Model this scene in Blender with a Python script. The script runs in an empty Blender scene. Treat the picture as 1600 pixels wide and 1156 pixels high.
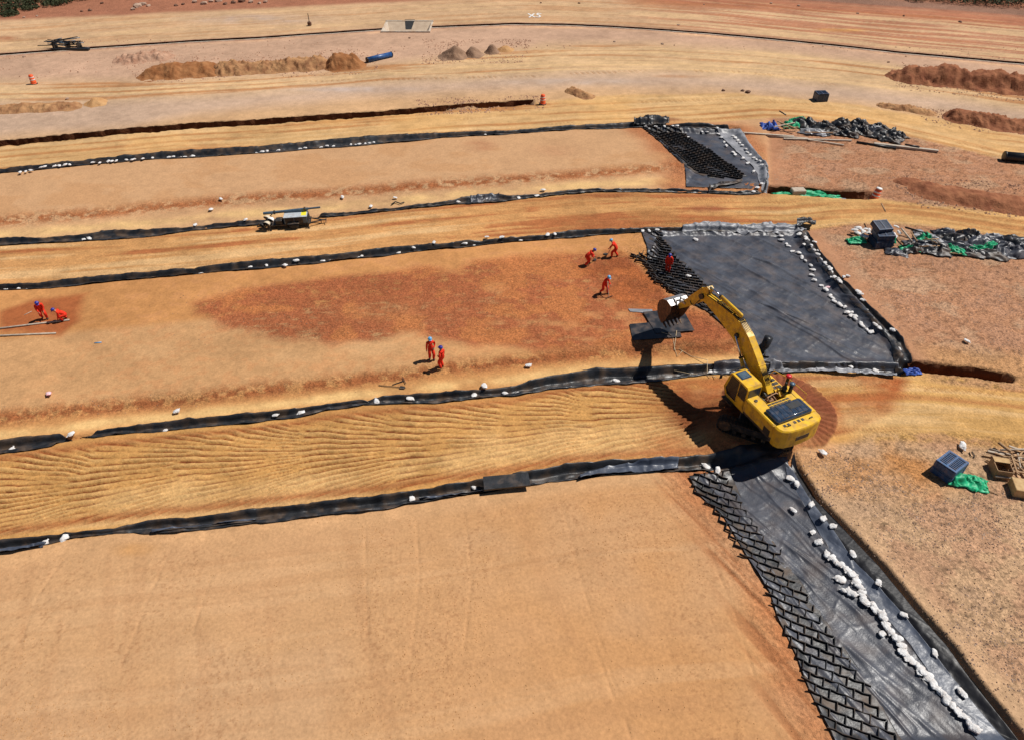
import bpy, bmesh, math, random
import numpy as np
from mathutils import Vector, Matrix, Quaternion
random.seed(7)
R = math.radians
scene = bpy.context.scene
COL = scene.collection

# ------------------------------------------------------------------ camera, sky, sun, exposure
FPX, CX, CY = 1100.0, 800.0, 533.0          # focal length and optical centre of the 1600 px wide photograph
PITCH, CAMH = R(39.25), 27.0                # drone camera: tilt below the horizon, height above the ground
cam_d = bpy.data.cameras.new('drone_camera')
cam = bpy.data.objects.new('drone_camera', cam_d); COL.objects.link(cam)
cam.location = (0, 0, CAMH)
cam.rotation_euler = (math.pi/2 - PITCH, 0, 0)
cam_d.sensor_width = 36.0
cam_d.lens = 36.0*FPX/1600.0
cam_d.shift_y = -(1156/2 - CY)/1600.0
cam_d.clip_start = 0.5; cam_d.clip_end = 4000
scene.camera = cam
scene.render.resolution_x, scene.render.resolution_y = 1024, 739

SUNV = Vector((0.60, 0.20, 1.0)).normalized()      # towards the sun
SUN_EL = math.asin(SUNV.z); SUN_AZ = math.atan2(SUNV.x, SUNV.y)
world = bpy.data.worlds.new('World'); scene.world = world; world.use_nodes = True
wn = world.node_tree.nodes; wl = world.node_tree.links
sky = wn.new('ShaderNodeTexSky'); sky.sky_type = 'NISHITA'; sky.sun_disc = False
sky.sun_elevation = SUN_EL; sky.sun_rotation = SUN_AZ; sky.altitude = 2500; sky.dust_density = 0.4
bg = wn['Background']; bg.inputs['Strength'].default_value = 0.05
wl.new(sky.outputs[0], bg.inputs['Color'])
sun_d = bpy.data.lights.new('sun', 'SUN'); sun_d.energy = 5.0; sun_d.angle = R(0.53); sun_d.color = (1.0, 0.955, 0.89)
sun = bpy.data.objects.new('sun', sun_d); COL.objects.link(sun)
sun.location = (60, 20, 100)
sun.rotation_euler = (-SUNV).to_track_quat('-Z', 'Y').to_euler()
scene.view_settings.view_transform = 'Standard'; scene.view_settings.look = 'None'
scene.view_settings.exposure = 0.0; scene.view_settings.gamma = 1.0
scene.view_settings.use_curve_mapping = False
scene.render.engine = 'CYCLES'

# ------------------------------------------------------------------ helpers: survey of the photograph to metres on the ground
_c, _s = math.cos(PITCH), math.sin(PITCH)
def P(px, py, z=0.0):
    """ground position (metres) of a point of the photograph"""
    a = (px-CX)/FPX; b = -(py-CY)/FPX
    dx, dy, dz = a, _c + b*_s, -_s + b*_c
    t = (z-CAMH)/dz
    return np.array([dx*t, dy*t, z])
def PL(pts): return np.array([P(x, y)[:2] for x, y in pts])
def poly_fn(pts):
    """polyline across the site as Y(X), continued with its end slopes"""
    w = PL(pts); w = w[np.argsort(w[:, 0])]
    s0 = (w[1,1]-w[0,1])/max(1e-3, w[1,0]-w[0,0]); s1 = (w[-1,1]-w[-2,1])/max(1e-3, w[-1,0]-w[-2,0])
    s0 = max(-.3, min(.3, s0)); s1 = max(-.3, min(.3, s1))
    xs = np.concatenate([[w[0,0]-40], w[:,0], [w[-1,0]+40]])
    ys = np.concatenate([[w[0,1]-40*s0], w[:,1], [w[-1,1]+40*s1]])
    return lambda X: np.interp(X, xs, ys)
_rng = np.random.RandomState(11)
_T = _rng.rand(256, 256)
def vnoise(x, y, seed=0):
    x = np.asarray(x, float) + seed*37.13; y = np.asarray(y, float) + seed*91.71
    ix = np.floor(x).astype(int); iy = np.floor(y).astype(int)
    fx = x-ix; fy = y-iy
    fx = fx*fx*fx*(fx*(fx*6-15)+10); fy = fy*fy*fy*(fy*(fy*6-15)+10)
    a = _T[ix & 255, iy & 255]; b = _T[(ix+1) & 255, iy & 255]
    c = _T[ix & 255, (iy+1) & 255]; d = _T[(ix+1) & 255, (iy+1) & 255]
    return (a+(b-a)*fx)*(1-fy) + (c+(d-c)*fx)*fy - .5
def fbm(x, y, seed=0, oct=4, gain=.5):
    v = 0; a = 1.0; f = 1.0
    for i in range(oct):
        v = v + a*vnoise(x*f, y*f, seed+i*3); a *= gain; f *= 2.03
    return v
def sm(a, b, x):
    t = np.clip((x-a)/(b-a), 0, 1); return t*t*(3-2*t)
def lin(c):
    c = np.array(c, float)/255.0
    return np.where(c <= .04045, c/12.92, ((c+.055)/1.055)**2.4)
ALB = 0.79
def soil(r, g, b):
    c = lin((r, g, b)); y = c @ np.array([.30,.59,.11])
    return (c+(y-c)*.03)*np.array([1.0,.995,.99])*ALB
def sdf(poly, X, Y, pad=3.0):
    """signed distance to polygon (negative inside); far points get +pad"""
    out = np.full(np.shape(X), pad, float)
    m = (X > poly[:,0].min()-pad) & (X < poly[:,0].max()+pad) & (Y > poly[:,1].min()-pad) & (Y < poly[:,1].max()+pad)
    if not m.any(): return out
    x = X[m]; y = Y[m]; d2 = np.full(x.shape, 1e9); ins = np.zeros(x.shape, bool); n = len(poly)
    for i in range(n):
        ax, ay = poly[i]; bx, by = poly[(i+1) % n]
        ex, ey = bx-ax, by-ay; L2 = ex*ex+ey*ey+1e-12
        t = np.clip(((x-ax)*ex+(y-ay)*ey)/L2, 0, 1)
        d2 = np.minimum(d2, (x-ax-t*ex)**2+(y-ay-t*ey)**2)
        if abs(ey) > 1e-12:
            c = ((ay > y) != (by > y)) & (x < (bx-ax)*(y-ay)/ey+ax)
            ins ^= c
    d = np.sqrt(d2); d[ins] *= -1
    out[m] = np.minimum(d, pad); return out
def pdist(line, X, Y, pad=3.0):
    """distance and side (+ right of travel) from an open polyline"""
    d = np.full(np.shape(X), 1e9, float); sgn = np.zeros(np.shape(X)); along = np.zeros(np.shape(X)); acc = 0.
    for i in range(len(line)-1):
        ax, ay = line[i]; bx, by = line[i+1]; ex, ey = bx-ax, by-ay; L = math.hypot(ex, ey)
        t = ((X-ax)*ex+(Y-ay)*ey)/(L*L); tc = np.clip(t, 0, 1)
        dd = np.hypot(X-ax-tc*ex, Y-ay-tc*ey)
        m = dd < d
        d = np.where(m, dd, d); sgn = np.where(m, np.sign((X-ax)*ey-(Y-ay)*ex), sgn); along = np.where(m, acc+tc*L, along)
        acc += L
    return d, sgn, along

# ------------------------------------------------------------------ survey lines of the site (pixels of the photograph)
gA = poly_fn([(0,32),(200,24),(400,14),(560,6),(700,0),(950,-8),(1100,-4),(1300,8),(1600,30)])
DITCH = [(-60,90),(0,86),(80,80),(150,75),(300,65),(400,60),(500,53),(600,46),(640,44),(672,43),(800,38),(880,39),(950,42),(1000,45),(1100,52),(1200,61),(1300,71),(1400,82),(1500,91),(1600,100),(1680,108)]
gD = poly_fn(DITCH)
gE = poly_fn([(0,128),(220,126),(500,114),(600,98),(700,92),(790,80),(850,70),(1000,68),(1200,80),(1400,102),(1600,150)])
gF = poly_fn([(0,162),(160,158),(300,150),(400,145),(600,128),(700,124),(800,119),(900,114),(1050,114),(1200,123),(1330,135),(1450,150),(1600,172)])
gG = poly_fn([(0,214),(200,200),(300,180),(400,168),(600,150),(800,140),(900,137),(1100,138),(1200,146),(1350,160),(1450,172),(1600,195)])
T1 = [(-60,230),(0,223),(100,214),(200,204),(300,196),(400,190),(500,182),(580,177),(680,169),(760,163),(838,158)]
gT = poly_fn(T1+[(900,153),(1000,148),(1150,147),(1200,150),(1350,167),(1450,185),(1600,215)])
L1 = [(-80,272,284),(0,264,276),(60,260,270),(130,253,264),(250,239,253),(400,230,244),(500,220,236),(600,212,228),(700,208,219),(800,205,213),(900,197,206),(985,193,204),(1060,196,203),(1150,201,207)]
L2 = [(-60,378,392),(0,374,386),(60,374,381),(130,369,378),(180,361,374),(230,361,371),(300,356,361),(340,351,357),(400,346,352),(500,336,341),(570,331,335),(640,324,328),(700,317,322),(740,309,319),(780,306,317),(800,309,314),(850,303,308),(930,297,301),(1000,296,300),(1050,297,301),(1110,300,304),(1160,302,305),(1196,297,303)]
L3 = [(-60,452,462),(0,447,458),(60,443,456),(130,436,449),(200,429,442),(300,420,433),(400,409,424),(500,401,415),(600,389,404),(700,382,393),(800,373,382),(850,369,379),(900,361,375),(960,360,369),(1030,357,364),(1100,357,363),(1245,359,364)]
L4 = [(-60,698,716),(0,690,707),(60,684,699),(110,680,690),(130,680,685),(170,674,679),(200,670,678),(240,663,677),(300,656,670),(400,646,660),(450,640,653),(520,633,638),(580,627,632),(610,621,631),(650,617,629),(690,615,629),(740,613,622),(800,606,617),(860,589,607),(930,578,601),(1000,576,596),(1050,573,591),(1110,571,585),(1180,571,586),(1250,568,581),(1320,568,579),(1400,568,588)]
L5 = [(-60,858,875),(0,847,864),(80,839,851),(115,835,842),(180,829,835),(240,814,833),(300,811,827),(400,797,816),(500,785,804),(600,776,793),(650,767,784),(700,759,777),(755,751,771),(830,740,758),(880,727,751),(960,719,743),(1060,716,736),(1110,711,734),(1160,707,732),(1222,702,722)]
def mid(L, extra=()): return [(x, (a+b)/2) for x, a, b in L]+list(extra)
g1 = poly_fn(mid(L1[:12], [(1050,194),(1120,191),(1200,185),(1250,187),(1330,195),(1420,216),(1500,235),(1600,259)]))
g2 = poly_fn(mid(L2, [(1250,301),(1350,305),(1420,318),(1500,325),(1600,332)]))
g3 = poly_fn(mid(L3, [(1320,353),(1400,351),(1480,358),(1600,378)]))
g4 = poly_fn(mid(L4, [(1480,588),(1570,597),(1650,604)]))
g5 = poly_fn(mid(L5, [(1290,695),(1400,690),(1500,692),(1600,702)]))
BANDS = {}
for nm, L in (('L1',L1),('L2',L2),('L3',L3),('L4',L4),('L5',L5)):
    BANDS[nm] = (poly_fn([(x,a) for x,a,b in L]), poly_fn([(x,b) for x,a,b in L]), P(L[0][0], L[0][1])[0], P(L[-1][0], L[-1][1])[0])
# clod edge (foot of the filled cells) and pale strip below it
gM1 = poly_fn([(0,352),(150,340),(250,328),(400,316),(500,309),(640,298),(800,287),(900,279),(1000,270),(1080,264),(1120,290),(1200,300)])
gM2 = poly_fn([(0,660),(100,650),(200,640),(300,630),(400,617),(500,607),(640,592),(700,582),(800,572),(900,561),(1000,553),(1150,548),(1300,560)])
# open (not yet filled) liner beds
BED_FAR = PL([(1003,204),(1062,204),(1140,206),(1152,208),(1168,230),(1196,261),(1197,292),(1172,288),(1110,292),(1060,290),(1078,265),(1055,247),(1030,224)])
BED_MID = PL([(1003,366),(1060,362),(1245,362),(1268,400),(1302,440),(1350,490),(1395,535),(1412,570),(1200,562),(1160,520),(1110,490),(1062,470),(1045,457),(1022,441),(1012,420),(985,403),(1020,396),(1022,376)])
BED_NEAR = PL([(1082,746),(1150,731),(1222,724),(1240,748),(1268,798),(1300,835),(1330,866),(1398,942),(1468,1016),(1512,1066),(1605,1170),(1310,1170),(1258,1070),(1243,1030),(1212,960),(1200,925),(1160,862),(1125,802),(1086,768)])
NEAR_EDGE = PL([(1228,718),(1246,745),(1268,780),(1300,814),(1333,848),(1371,888),(1426,955),(1476,1011),(1515,1066),(1600,1172)])
MID_EDGE = PL([(1248,358),(1275,400),(1310,440),(1358,490),(1402,535),(1420,572)])
BRICK = PL([(300,478),(380,455),(500,440),(700,418),(880,398),(985,404),(1022,442),(1062,470),(1140,510),(1190,556),(1050,552),(900,556),(760,545),(640,528),(520,545),(430,535),(350,515),(300,495)])
DAMP = PL([(0,490),(60,470),(140,462),(125,505),(100,530),(0,520)])
RAKED = PL([(905,420),(950,395),(985,404),(1022,442),(1062,470),(1080,500),(1000,500),(950,480)])
LOOSE = PL([(1160,690),(1230,735),(1300,765),(1400,790),(1500,770),(1470,720),(1400,695),(1300,700)])
xs_edge = [PL([(1198,180),(1198,262),(1200,305),(1225,340),(1250,358),(1310,440),(1358,490),(1420,572),(1400,640),(1230,715),(1276,802),(1408,948),(1524,1078),(1640,1210)])]
_e = xs_edge[0][np.argsort(xs_edge[0][:,1])]
def x_edge(Y): return np.interp(Y, _e[:,1], _e[:,0])
TRENCH2 = PL([(1420,570),(1480,577),(1530,583),(1572,589)])
TRENCH3 = PL([(1203,297),(1250,299),(1300,303),(1356,305)])
EXC = np.array([12.78, 25.66]); EXC_HEAD = R(90+24)
DISC_C = P(1216, 640)[:2]

# ------------------------------------------------------------------ terrain: one function for height and soil colour
def groove(Y, yt, yb, depth, X):
    """anchor trench: gentle near side, steep far wall"""
    w = np.maximum(yt-yb, .05); t = (Y-yb)/w
    return -depth*sm(0.0, .38, t)*(1-sm(.80, 1.02, t))*np.clip(w/.9, .25, 1)
def terrain(X, Y, fine=True, color=False):
    X = np.asarray(X, float); Y = np.asarray(Y, float)
    wx = X+.5*fbm(X*.5, Y*.5, 5, 3); wy = Y+.5*fbm(X*.5, Y*.5, 9, 3)
    dist = np.maximum(Y, 12.)
    e1, e2, e3, e4, e5 = g1(X), g2(X), g3(X), g4(X), g5(X)
    xe = x_edge(Y)
    z = .10*fbm(X*.06, Y*.06, 40, 2)
    bf, bm_, bn = sdf(BED_FAR, X, Y), sdf(BED_MID, X, Y), sdf(BED_NEAR, X, Y)
    bed = np.minimum(np.minimum(bf, bm_), bn)
    bedw = sdf_w = bed+.16*fbm(X*1.7, Y*1.7, 77, 3)
    inb = 1-sm(-.55, .05, bedw)
    # filled cells stand slightly above the strips between
    m1, m2 = gM1(X), gM2(X)
    left = 1-sm(-.3, .3, X-xe)
    c1 = sm(0, 1.6, Y-m1)*(1-sm(-.6, -.1, Y-e1))*left
    c2 = sm(0, 1.1, Y-m2)*(1-sm(-.6, -.1, Y-e3))*left
    z = z+.22*c1+.20*c2
    z = z*(1-inb*.9)-.20*inb
    for nm, dep in (('L1',.5),('L2',.3),('L3',.45),('L4',.5),('L5',.5)):
        yt, yb, xa, xb = BANDS[nm]
        lim = sm(xa-1, xa+.5, X)*(1-sm(xb-.3, xb+.5, X))
        z = z+groove(Y, yt(X)+.10*vnoise(X*1.1, X*0, 3), yb(X), dep, X)*lim
    # near liner: its outer edge climbs a cut bank
    near_m = (Y < 25) & (X > 6)
    if near_m.any():
        dd, sg, al = pdist(NEAR_EDGE, X, Y)
        rr = dd*sg
        z = z+np.where(near_m, -.48*sm(-.62, -.30, rr)*(1-sm(-.08, .04, rr))+.20*sm(-.12, .04, rr)*(1-sm(.6, 3, rr)), 0)
    dd, sg, al = pdist(MID_EDGE, X, Y); rr = dd*sg
    z = z+np.where(dd < 2.9, -.28*sm(-.5, -.25, rr)*(1-sm(.0, .2, rr))*sm(.3, 1.5, al), 0)
    # open trenches
    tr = 0
    wob = .18*fbm(X*.9, Y*.3, 21, 3)
    dT = Y-gT(X)+wob; xT = P(838,158)[0]
    t1 = sm(-1.1, -.7, dT)*(1-sm(.45, .6, dT))*(1-sm(xT-1.5, xT, X))
    rub = np.exp(-((X-P(725,166)[0])/3.6)**2)
    t1 = t1*(1-.75*rub)
    z = z-1.35*t1+.10*np.exp(-((dT+1.35)/.35)**2)*(1-sm(xT-1.5, xT, X))*(.6+1.5*vnoise(X*1.3, Y, 8))
    d2, _, _ = pdist(TRENCH2, X, Y); t2 = 1-sm(.30, .55, d2+wob*.6); z = z-.6*t2
    d3, _, _ = pdist(TRENCH3, X, Y); t3 = 1-sm(.45, .85, d3+wob*.6); z = z-.6*t3
    dd_ = Y-gD(X); dt = sm(-.85, -.6, dd_)*(1-sm(.6, .85, dd_)); z = z-.75*dt*sm(2.9, 3.1, np.abs(X-P(636,45)[0]))
    # culvert pit
    cu = P(636, 45)
    pit = (1-sm(2.75, 3.0, np.abs(X-cu[0])))*(1-sm(2.0, 2.3, np.abs(Y-cu[1]-.6)))
    z = z*(1-pit)-.95*pit
    # pivot-turned disc beside the excavator
    rx, ry = X-DISC_C[0], Y-DISC_C[1]; rd = np.hypot(rx, ry); an = np.arctan2(ry, rx)
    dedge = 3.05+.12*vnoise(an*6, rd*0, 31)+.05*vnoise(an*30, rd*0, 32)
    disc = (1-sm(dedge-.10, dedge+.02, rd))
    z = z+disc*.14
    re_ = np.hypot(X-EXC[0], Y-EXC[1]); z = z+np.maximum(0, .46-z)*(1-sm(1.9, 3.4, re_+.3*fbm(X*.9, Y*.9, 34, 2)))
    soilz = 0
    if fine or color:
        inroad1 = sm(0, .5, e4-.45-Y)*sm(0, .5, Y-e5-.45)
        r1l = inroad1*(1-sm(P(1085,640)[0], P(1110,640)[0], X+.8*fbm(X*.6, Y*.6, 12, 2)))
        # bucket-raked ridges: patches of lines fanning from where the machine stood
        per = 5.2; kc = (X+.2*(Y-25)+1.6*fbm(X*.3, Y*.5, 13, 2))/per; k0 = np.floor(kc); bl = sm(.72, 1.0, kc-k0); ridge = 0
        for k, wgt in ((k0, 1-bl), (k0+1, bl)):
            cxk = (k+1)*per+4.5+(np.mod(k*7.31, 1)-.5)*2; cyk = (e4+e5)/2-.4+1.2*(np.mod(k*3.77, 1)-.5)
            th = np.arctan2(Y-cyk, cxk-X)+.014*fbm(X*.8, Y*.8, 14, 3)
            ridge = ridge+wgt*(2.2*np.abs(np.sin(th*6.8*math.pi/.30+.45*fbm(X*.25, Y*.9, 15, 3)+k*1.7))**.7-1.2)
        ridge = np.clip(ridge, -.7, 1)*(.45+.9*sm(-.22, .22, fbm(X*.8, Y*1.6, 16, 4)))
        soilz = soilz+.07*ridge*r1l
        # pivot disc ridges
        soilz = soilz+disc*sm(.9, 1.6, rd)*.05*np.sin(an*44+1.5*vnoise(rd*1.2, an*3, 33)+rd*.6)
        # road ruts that follow the strips
        def strip(ya, yb, seed, amp):
            v = (Y-yb)/np.maximum(ya-yb, .3)
            msk = sm(0, .12, v)*(1-sm(.88, 1, v))
            w = np.maximum(ya-yb, .3)
            return msk, amp*fbm(X*.10, v*w*2.2, seed, 4)*msk, fbm(X*.07, v*w*1.5, seed+5, 4)
        mR3, zR3, sR3 = strip(gT(X), e1, 51, .045)
        mR2, zR2, sR2 = strip(e2, e3, 61, .06)
        mR1, zR1, sR1 = strip(e4, e5, 71, .03)
        mR4, zR4, sR4 = strip(gE(X), gF(X), 81, .035)
        mR5, zR5, sR5 = strip(gA(X), gD(X), 91, .05)
        soilz = soilz+zR3+zR2+zR1*(1-r1l)+zR4+zR5
        # cleat prints of tyres and tracks
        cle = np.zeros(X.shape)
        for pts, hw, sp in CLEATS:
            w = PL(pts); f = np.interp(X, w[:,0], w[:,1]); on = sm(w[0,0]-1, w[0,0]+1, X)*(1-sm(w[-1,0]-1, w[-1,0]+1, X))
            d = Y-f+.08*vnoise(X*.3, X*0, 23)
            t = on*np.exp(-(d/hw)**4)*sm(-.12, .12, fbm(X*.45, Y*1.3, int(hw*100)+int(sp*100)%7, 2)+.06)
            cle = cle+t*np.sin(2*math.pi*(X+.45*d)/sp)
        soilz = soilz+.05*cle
        # loose clods
        m2w = np.exp(-((Y-m2-.25)/.55)**2)*left; m1w = np.exp(-((Y-m1-.45)/.8)**2)*left
        clod = np.maximum(fbm(X*2.1, Y*2.1, 17, 4), -.15)
        gravel = sm(.4, 2.5, X-xe)*(1-inroad1)*(1-mR2)*(1-mR3)*sm(-3, -1, e1-Y+2)
        brick = (1-sm(-.8, .5, sdf(BRICK, wx, wy)))*sm(-.7, -.1, fbm(X*.35, Y*.5, 18, 3)+.12)
        frontal = np.exp(-(np.clip(bed-.5, 0, 9)/.8)**2)*left
        rough = .05*m2w+.06*m1w+.028*gravel+.018*brick+.03*frontal+.006
        rough = rough+.03*np.exp(-((dT)/1.6)**2)*sm(xT-1, xT+3, X)
        soilz = soilz+rough*clod*2.0*(1-inb)+.022*fbm(X*.7, Y*.7, 19, 3)*(1-inb)*(1-r1l*.5)
        soilz = soilz+gravel*.035*fbm(X*4.3, Y*4.3, 20, 3)
        # drag lines in the far wall of the front slope of the near fill
        fr = np.exp(-(np.clip(bn-.9, 0, 9)/.9)**2)*(bn < 2.9)*left
        soilz = soilz+.075*fr*fbm(X*1.1+Y*.9, (X*.85+Y*.5)*3.0, 24, 3)
        # compaction joints and wheel prints on the near fill
        nearc = sm(.3, 1.2, e5-.5-Y)*left*(1-inb)
        z_ = 0
        for pts in FAINT:
            w = PL(pts); d, s_, a_ = pdist(w, X, Y, 1.2)
            z_ = z_-.03*np.exp(-(d/.07)**2)*(.4+1.2*vnoise(a_*1.5, a_*0, 25).clip(-.3, .5)+.2)
        soilz = soilz+z_*nearc
        # worker footprints, small pits
        pits = sm(.20, .40, fbm(X*3.6, Y*3.0, 27, 2))*sm(-.05, .25, fbm(X*.28, Y*.28, 28, 2))
        soilz = soilz-.035*pits*(nearc*.22+c1*.15+brick*.7+c2*.2)
    if fine: z = z+soilz
    if not color: return z
    # ---------------- colour of the soil itself
    hf = fbm(X*1.9, Y*2.6, 120, 5, .6); hs = fbm(X*.9, Y*5.0, 121, 4, .6)
    n0 = fbm(X*.12, Y*.16, 100, 4); n1 = fbm(X*.5, Y*.7, 101, 4); n2 = fbm(X*2.3, Y*2.3, 102, 3)
    jag = .5*fbm(X*.25, Y*.25, 103, 3)
    C = np.empty(X.shape+(3,)); C[:] = soil(170,112,84)
    def paint(c, m):
        nonlocal C
        C = C+(np.asarray(c)-C)*np.clip(m, 0, 1)[..., None]
    def below(g, c, w=.7): paint(soil(*c), sm(-w, w, g-Y+jag))
    right = sm(-.5, .7, X-xe)
    below(gA(X), (206,168,128), 1.2)
    farx = sm(10, 32, X)
    paint(soil(186,128,98), sm(0, 1, (gA(X)-Y)/2)*(1-sm(-2, 0, gD(X)-Y))*farx*sm(-.15, .25, sR5+.05))
    paint(soil(176,108,78), sm(-1, .5, gA(X)-Y)*(1-sm(3.5, 6.5, gA(X)-Y))*sm(12, 24, X)*.85)
    paint(soil(150,112,92), (sm(-7, -4, gA(X)-Y)*(1-sm(-2.5, -1, gA(X)-Y)))*sm(20, 30, X))
    below(gD(X), (198,160,132), .4)
    paint(soil(226,178,134), np.exp(-((Y-gD(X)+1.0)/.7)**2)*(.35+.6*sm(-.1, .3, n0)))
    below(gE(X), (211,174,130), 3.0)
    below(gF(X), (198,166,140), 2.8)
    below(gG(X), (206,164,120), 2.5)
    below(gT(X), (212,168,112), .5)
    below(e1, (206,160,116), .25)
    paint(soil(186,132,96), right*sm(-.4, .2, e1-Y))
    below(e2, (205,150,92), .3)
    paint(soil(214,166,104), sm(-4, 3, X-xe+1.5)*sm(-.3, .3, e2-Y))
    below(e3, (204,144,86), .3)
    paint(soil(190,138,102), right*sm(-.3, .3, e3-Y))
    below(e4, (205,152,86), .3)
    paint(soil(210,162,96), sm(0, 2, X-P(1290,640)[0])*sm(-.3, .3, e4-Y))
    below(e5, (207,160,113), .3)
    paint(soil(210,170,130), right*sm(-.2, .6, e5-Y))
    # streaks in the roads
    for m, s in ((mR3, sR3), (mR2, sR2), (mR4, sR4), (mR5*.5, sR5), (mR1*(1-r1l), sR1)):
        paint(soil(184,122,70), m*sm(.05, .40, s)*.75)
        paint(soil(228,188,134), m*sm(.08, .45, -s)*.65)
    paint(soil(172,98,56), mR2*sm(.22, .5, sR2+n1*.4)*.7*(1-right))
    paint(soil(214,164,98), (mR3+mR1*right)*sm(.15, .4, n0)*.4)
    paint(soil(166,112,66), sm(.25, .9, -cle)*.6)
    # cell 1
    paint(soil(168,102,60), m1w*sm(-.25, .25, hf+.6*n1+.08))
    paint(soil(226,184,124), np.exp(-((Y-(m1*.45+e2*.55))/.75)**2)*left*(.75+n1))
    paint(soil(184,112,68), (1-sm(.3, 3.0, bf+.6*n1))*left*.8)
    paint(soil(190,140,94), c1*sm(.10, .4, n0+.6*n1)*.5)
    # cell 2
    paint(soil(205,156,106), c2*sm(0, 1, (e3+m2)/2-Y+1.2)*(1-sm(-8, 2, X)*.55))
    paint(soil(196,138,90), c2*sm(.0, .4, hf+.4*n1)*sm(P(100,500)[0], P(200,500)[0], X)*.5)
    paint(soil(172,98,60), np.clip(brick*1.15, 0, 1)*sm(-.85, .15, hf*.7+hs*.5+.5*n1+.16)*c2*.95)
    paint(soil(204,134,72), c2*sm(.12, .4, n1+.5*n0)*brick*.4)
    paint(soil(168,92,50), (1-sm(-.5, .4, sdf(DAMP, wx, wy)))*.9)
    paint(soil(150,82,42), (1-sm(-.8, .6, sdf(RAKED, wx, wy)))*(.6+n1))
    paint(soil(186,108,58), (1-sm(-.8, .6, sdf(RAKED, wx, wy)))*sm(.05, .3, n1)*.8)
    paint(soil(164,98,56), m2w*sm(-.25, .25, hf+.6*n1+.10))
    paint(soil(230,186,122), np.exp(-((Y-(m2*.4+e4*.6)-.1)/.42)**2)*left*(.8+n1))
    # road 1
    paint(soil(132,70,34), r1l*sm(-.02, .45, -ridge+.45*hs)*.95)  # furrow contrast painted in, where the sun shades the ridges too little
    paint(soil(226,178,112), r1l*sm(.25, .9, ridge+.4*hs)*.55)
    paint(soil(222,182,124), r1l*sm(.0, .5, n0+.25-.25*np.abs(Y-e5-1.8))*.5)
    paint(soil(160,84,44), inroad1*np.exp(-(np.minimum(np.abs(Y-e5-.75), np.abs(e4-.7-Y))/.35)**2)*.75*(1-right))
    paint(soil(172,98,52), inroad1*sm(P(960,640)[0], P(1080,640)[0], X)*(1-right)*(.55+n1))
    paint(soil(140,80,52), disc*(.9+.6*n1))
    # near fill: redder towards the liner, dusty towards the left
    paint(soil(206,150,96), nearc*sm(-10, 6, X)*.75)
    paint(soil(196,124,78), (1-sm(.2, 2.2, bn+.5*n1))*left*.8)
    paint(soil(200,152,108), nearc*sm(.05, .35, n0*.8+n1*.4)*.35)
    paint(soil(213,170,128), nearc*sm(.05, .4, -n0)*.4)
    v5 = Y-e5; paint(soil(222,178,132), nearc*sm(.06, .4, fbm(X*.05, v5*1.3, 106, 4))*.28); paint(soil(188,138,94), nearc*sm(.10, .45, fbm(X*.07+9, v5*2.2, 107, 4, .6))*.25); paint(soil(184,134,92), nearc*sm(.16, .45, fbm((X+.35*v5)*1.6, v5*.10, 108, 4, .6))*.20)
    frc = fbm(X*1.1+Y*.9, (X*.85+Y*.5)*3.0, 24, 3); paint(soil(170,108,66), fr*sm(.02, .3, -frc)*.8)
    paint(soil(150,100,64), nearc*sm(-.15, .45, fbm(X*.45, Y*.16, 104, 3))*sm(.22, .5, fbm(X*7.5, Y*6.5, 105, 3, .7))*.35)
    # right-hand ground
    paint(soil(182,136,106), gravel*sm(.0, .35, n1+.3*n2)*.6)
    paint(soil(204,166,132), gravel*sm(.05, .4, -n1)*.6)
    lo = 1-sm(-1.2, .8, sdf(LOOSE, wx, wy)); paint(soil(196,138,84), lo*(.7+n1))
    paint(soil(200,150,100), gravel*sm(-1.5, .5, -(Y-e4-2.2))*sm(-.2, .2, Y-e4)*.8)
    # soil painted darker inside the trenches and ditch to deepen their shade
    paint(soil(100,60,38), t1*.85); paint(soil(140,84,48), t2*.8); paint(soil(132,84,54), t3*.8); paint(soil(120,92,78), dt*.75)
    paint(soil(180,136,110), pit)
    paint(soil(178,138,110), np.exp(-((dd_)/.62)**4)*(1-dt)*.6)
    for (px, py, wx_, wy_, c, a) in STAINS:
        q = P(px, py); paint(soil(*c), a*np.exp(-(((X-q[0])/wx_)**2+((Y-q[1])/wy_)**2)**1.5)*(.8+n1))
    qt = 1-.62*np.clip(nearc+.7*c1, 0, 1); f = 1+(.16*n0+.15*n1+.14*n2+.10*hf)*qt+.16*hs*(mR2+.6*mR3+.6*mR4+.5*mR1*(1-r1l)+.4*mR5)
    f = f*(1-.4*gravel*sm(.16, .4, fbm(X*5.1, Y*5.1, 110, 2)))
    grit = np.clip(.12-.08*np.clip(nearc+c1, 0, 1)+.75*gravel+.75*brick*c2+.8*m1w+.8*m2w+.6*frontal+.5*lo+.25*(mR2+mR1)+.35*sm(-1, 1, gA(X)-Y+4)*0+.5*sm(0, 2, Y-gA(X)), 0, 1)
    return z, np.clip(C*f[..., None], .01, .9), grit
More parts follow.
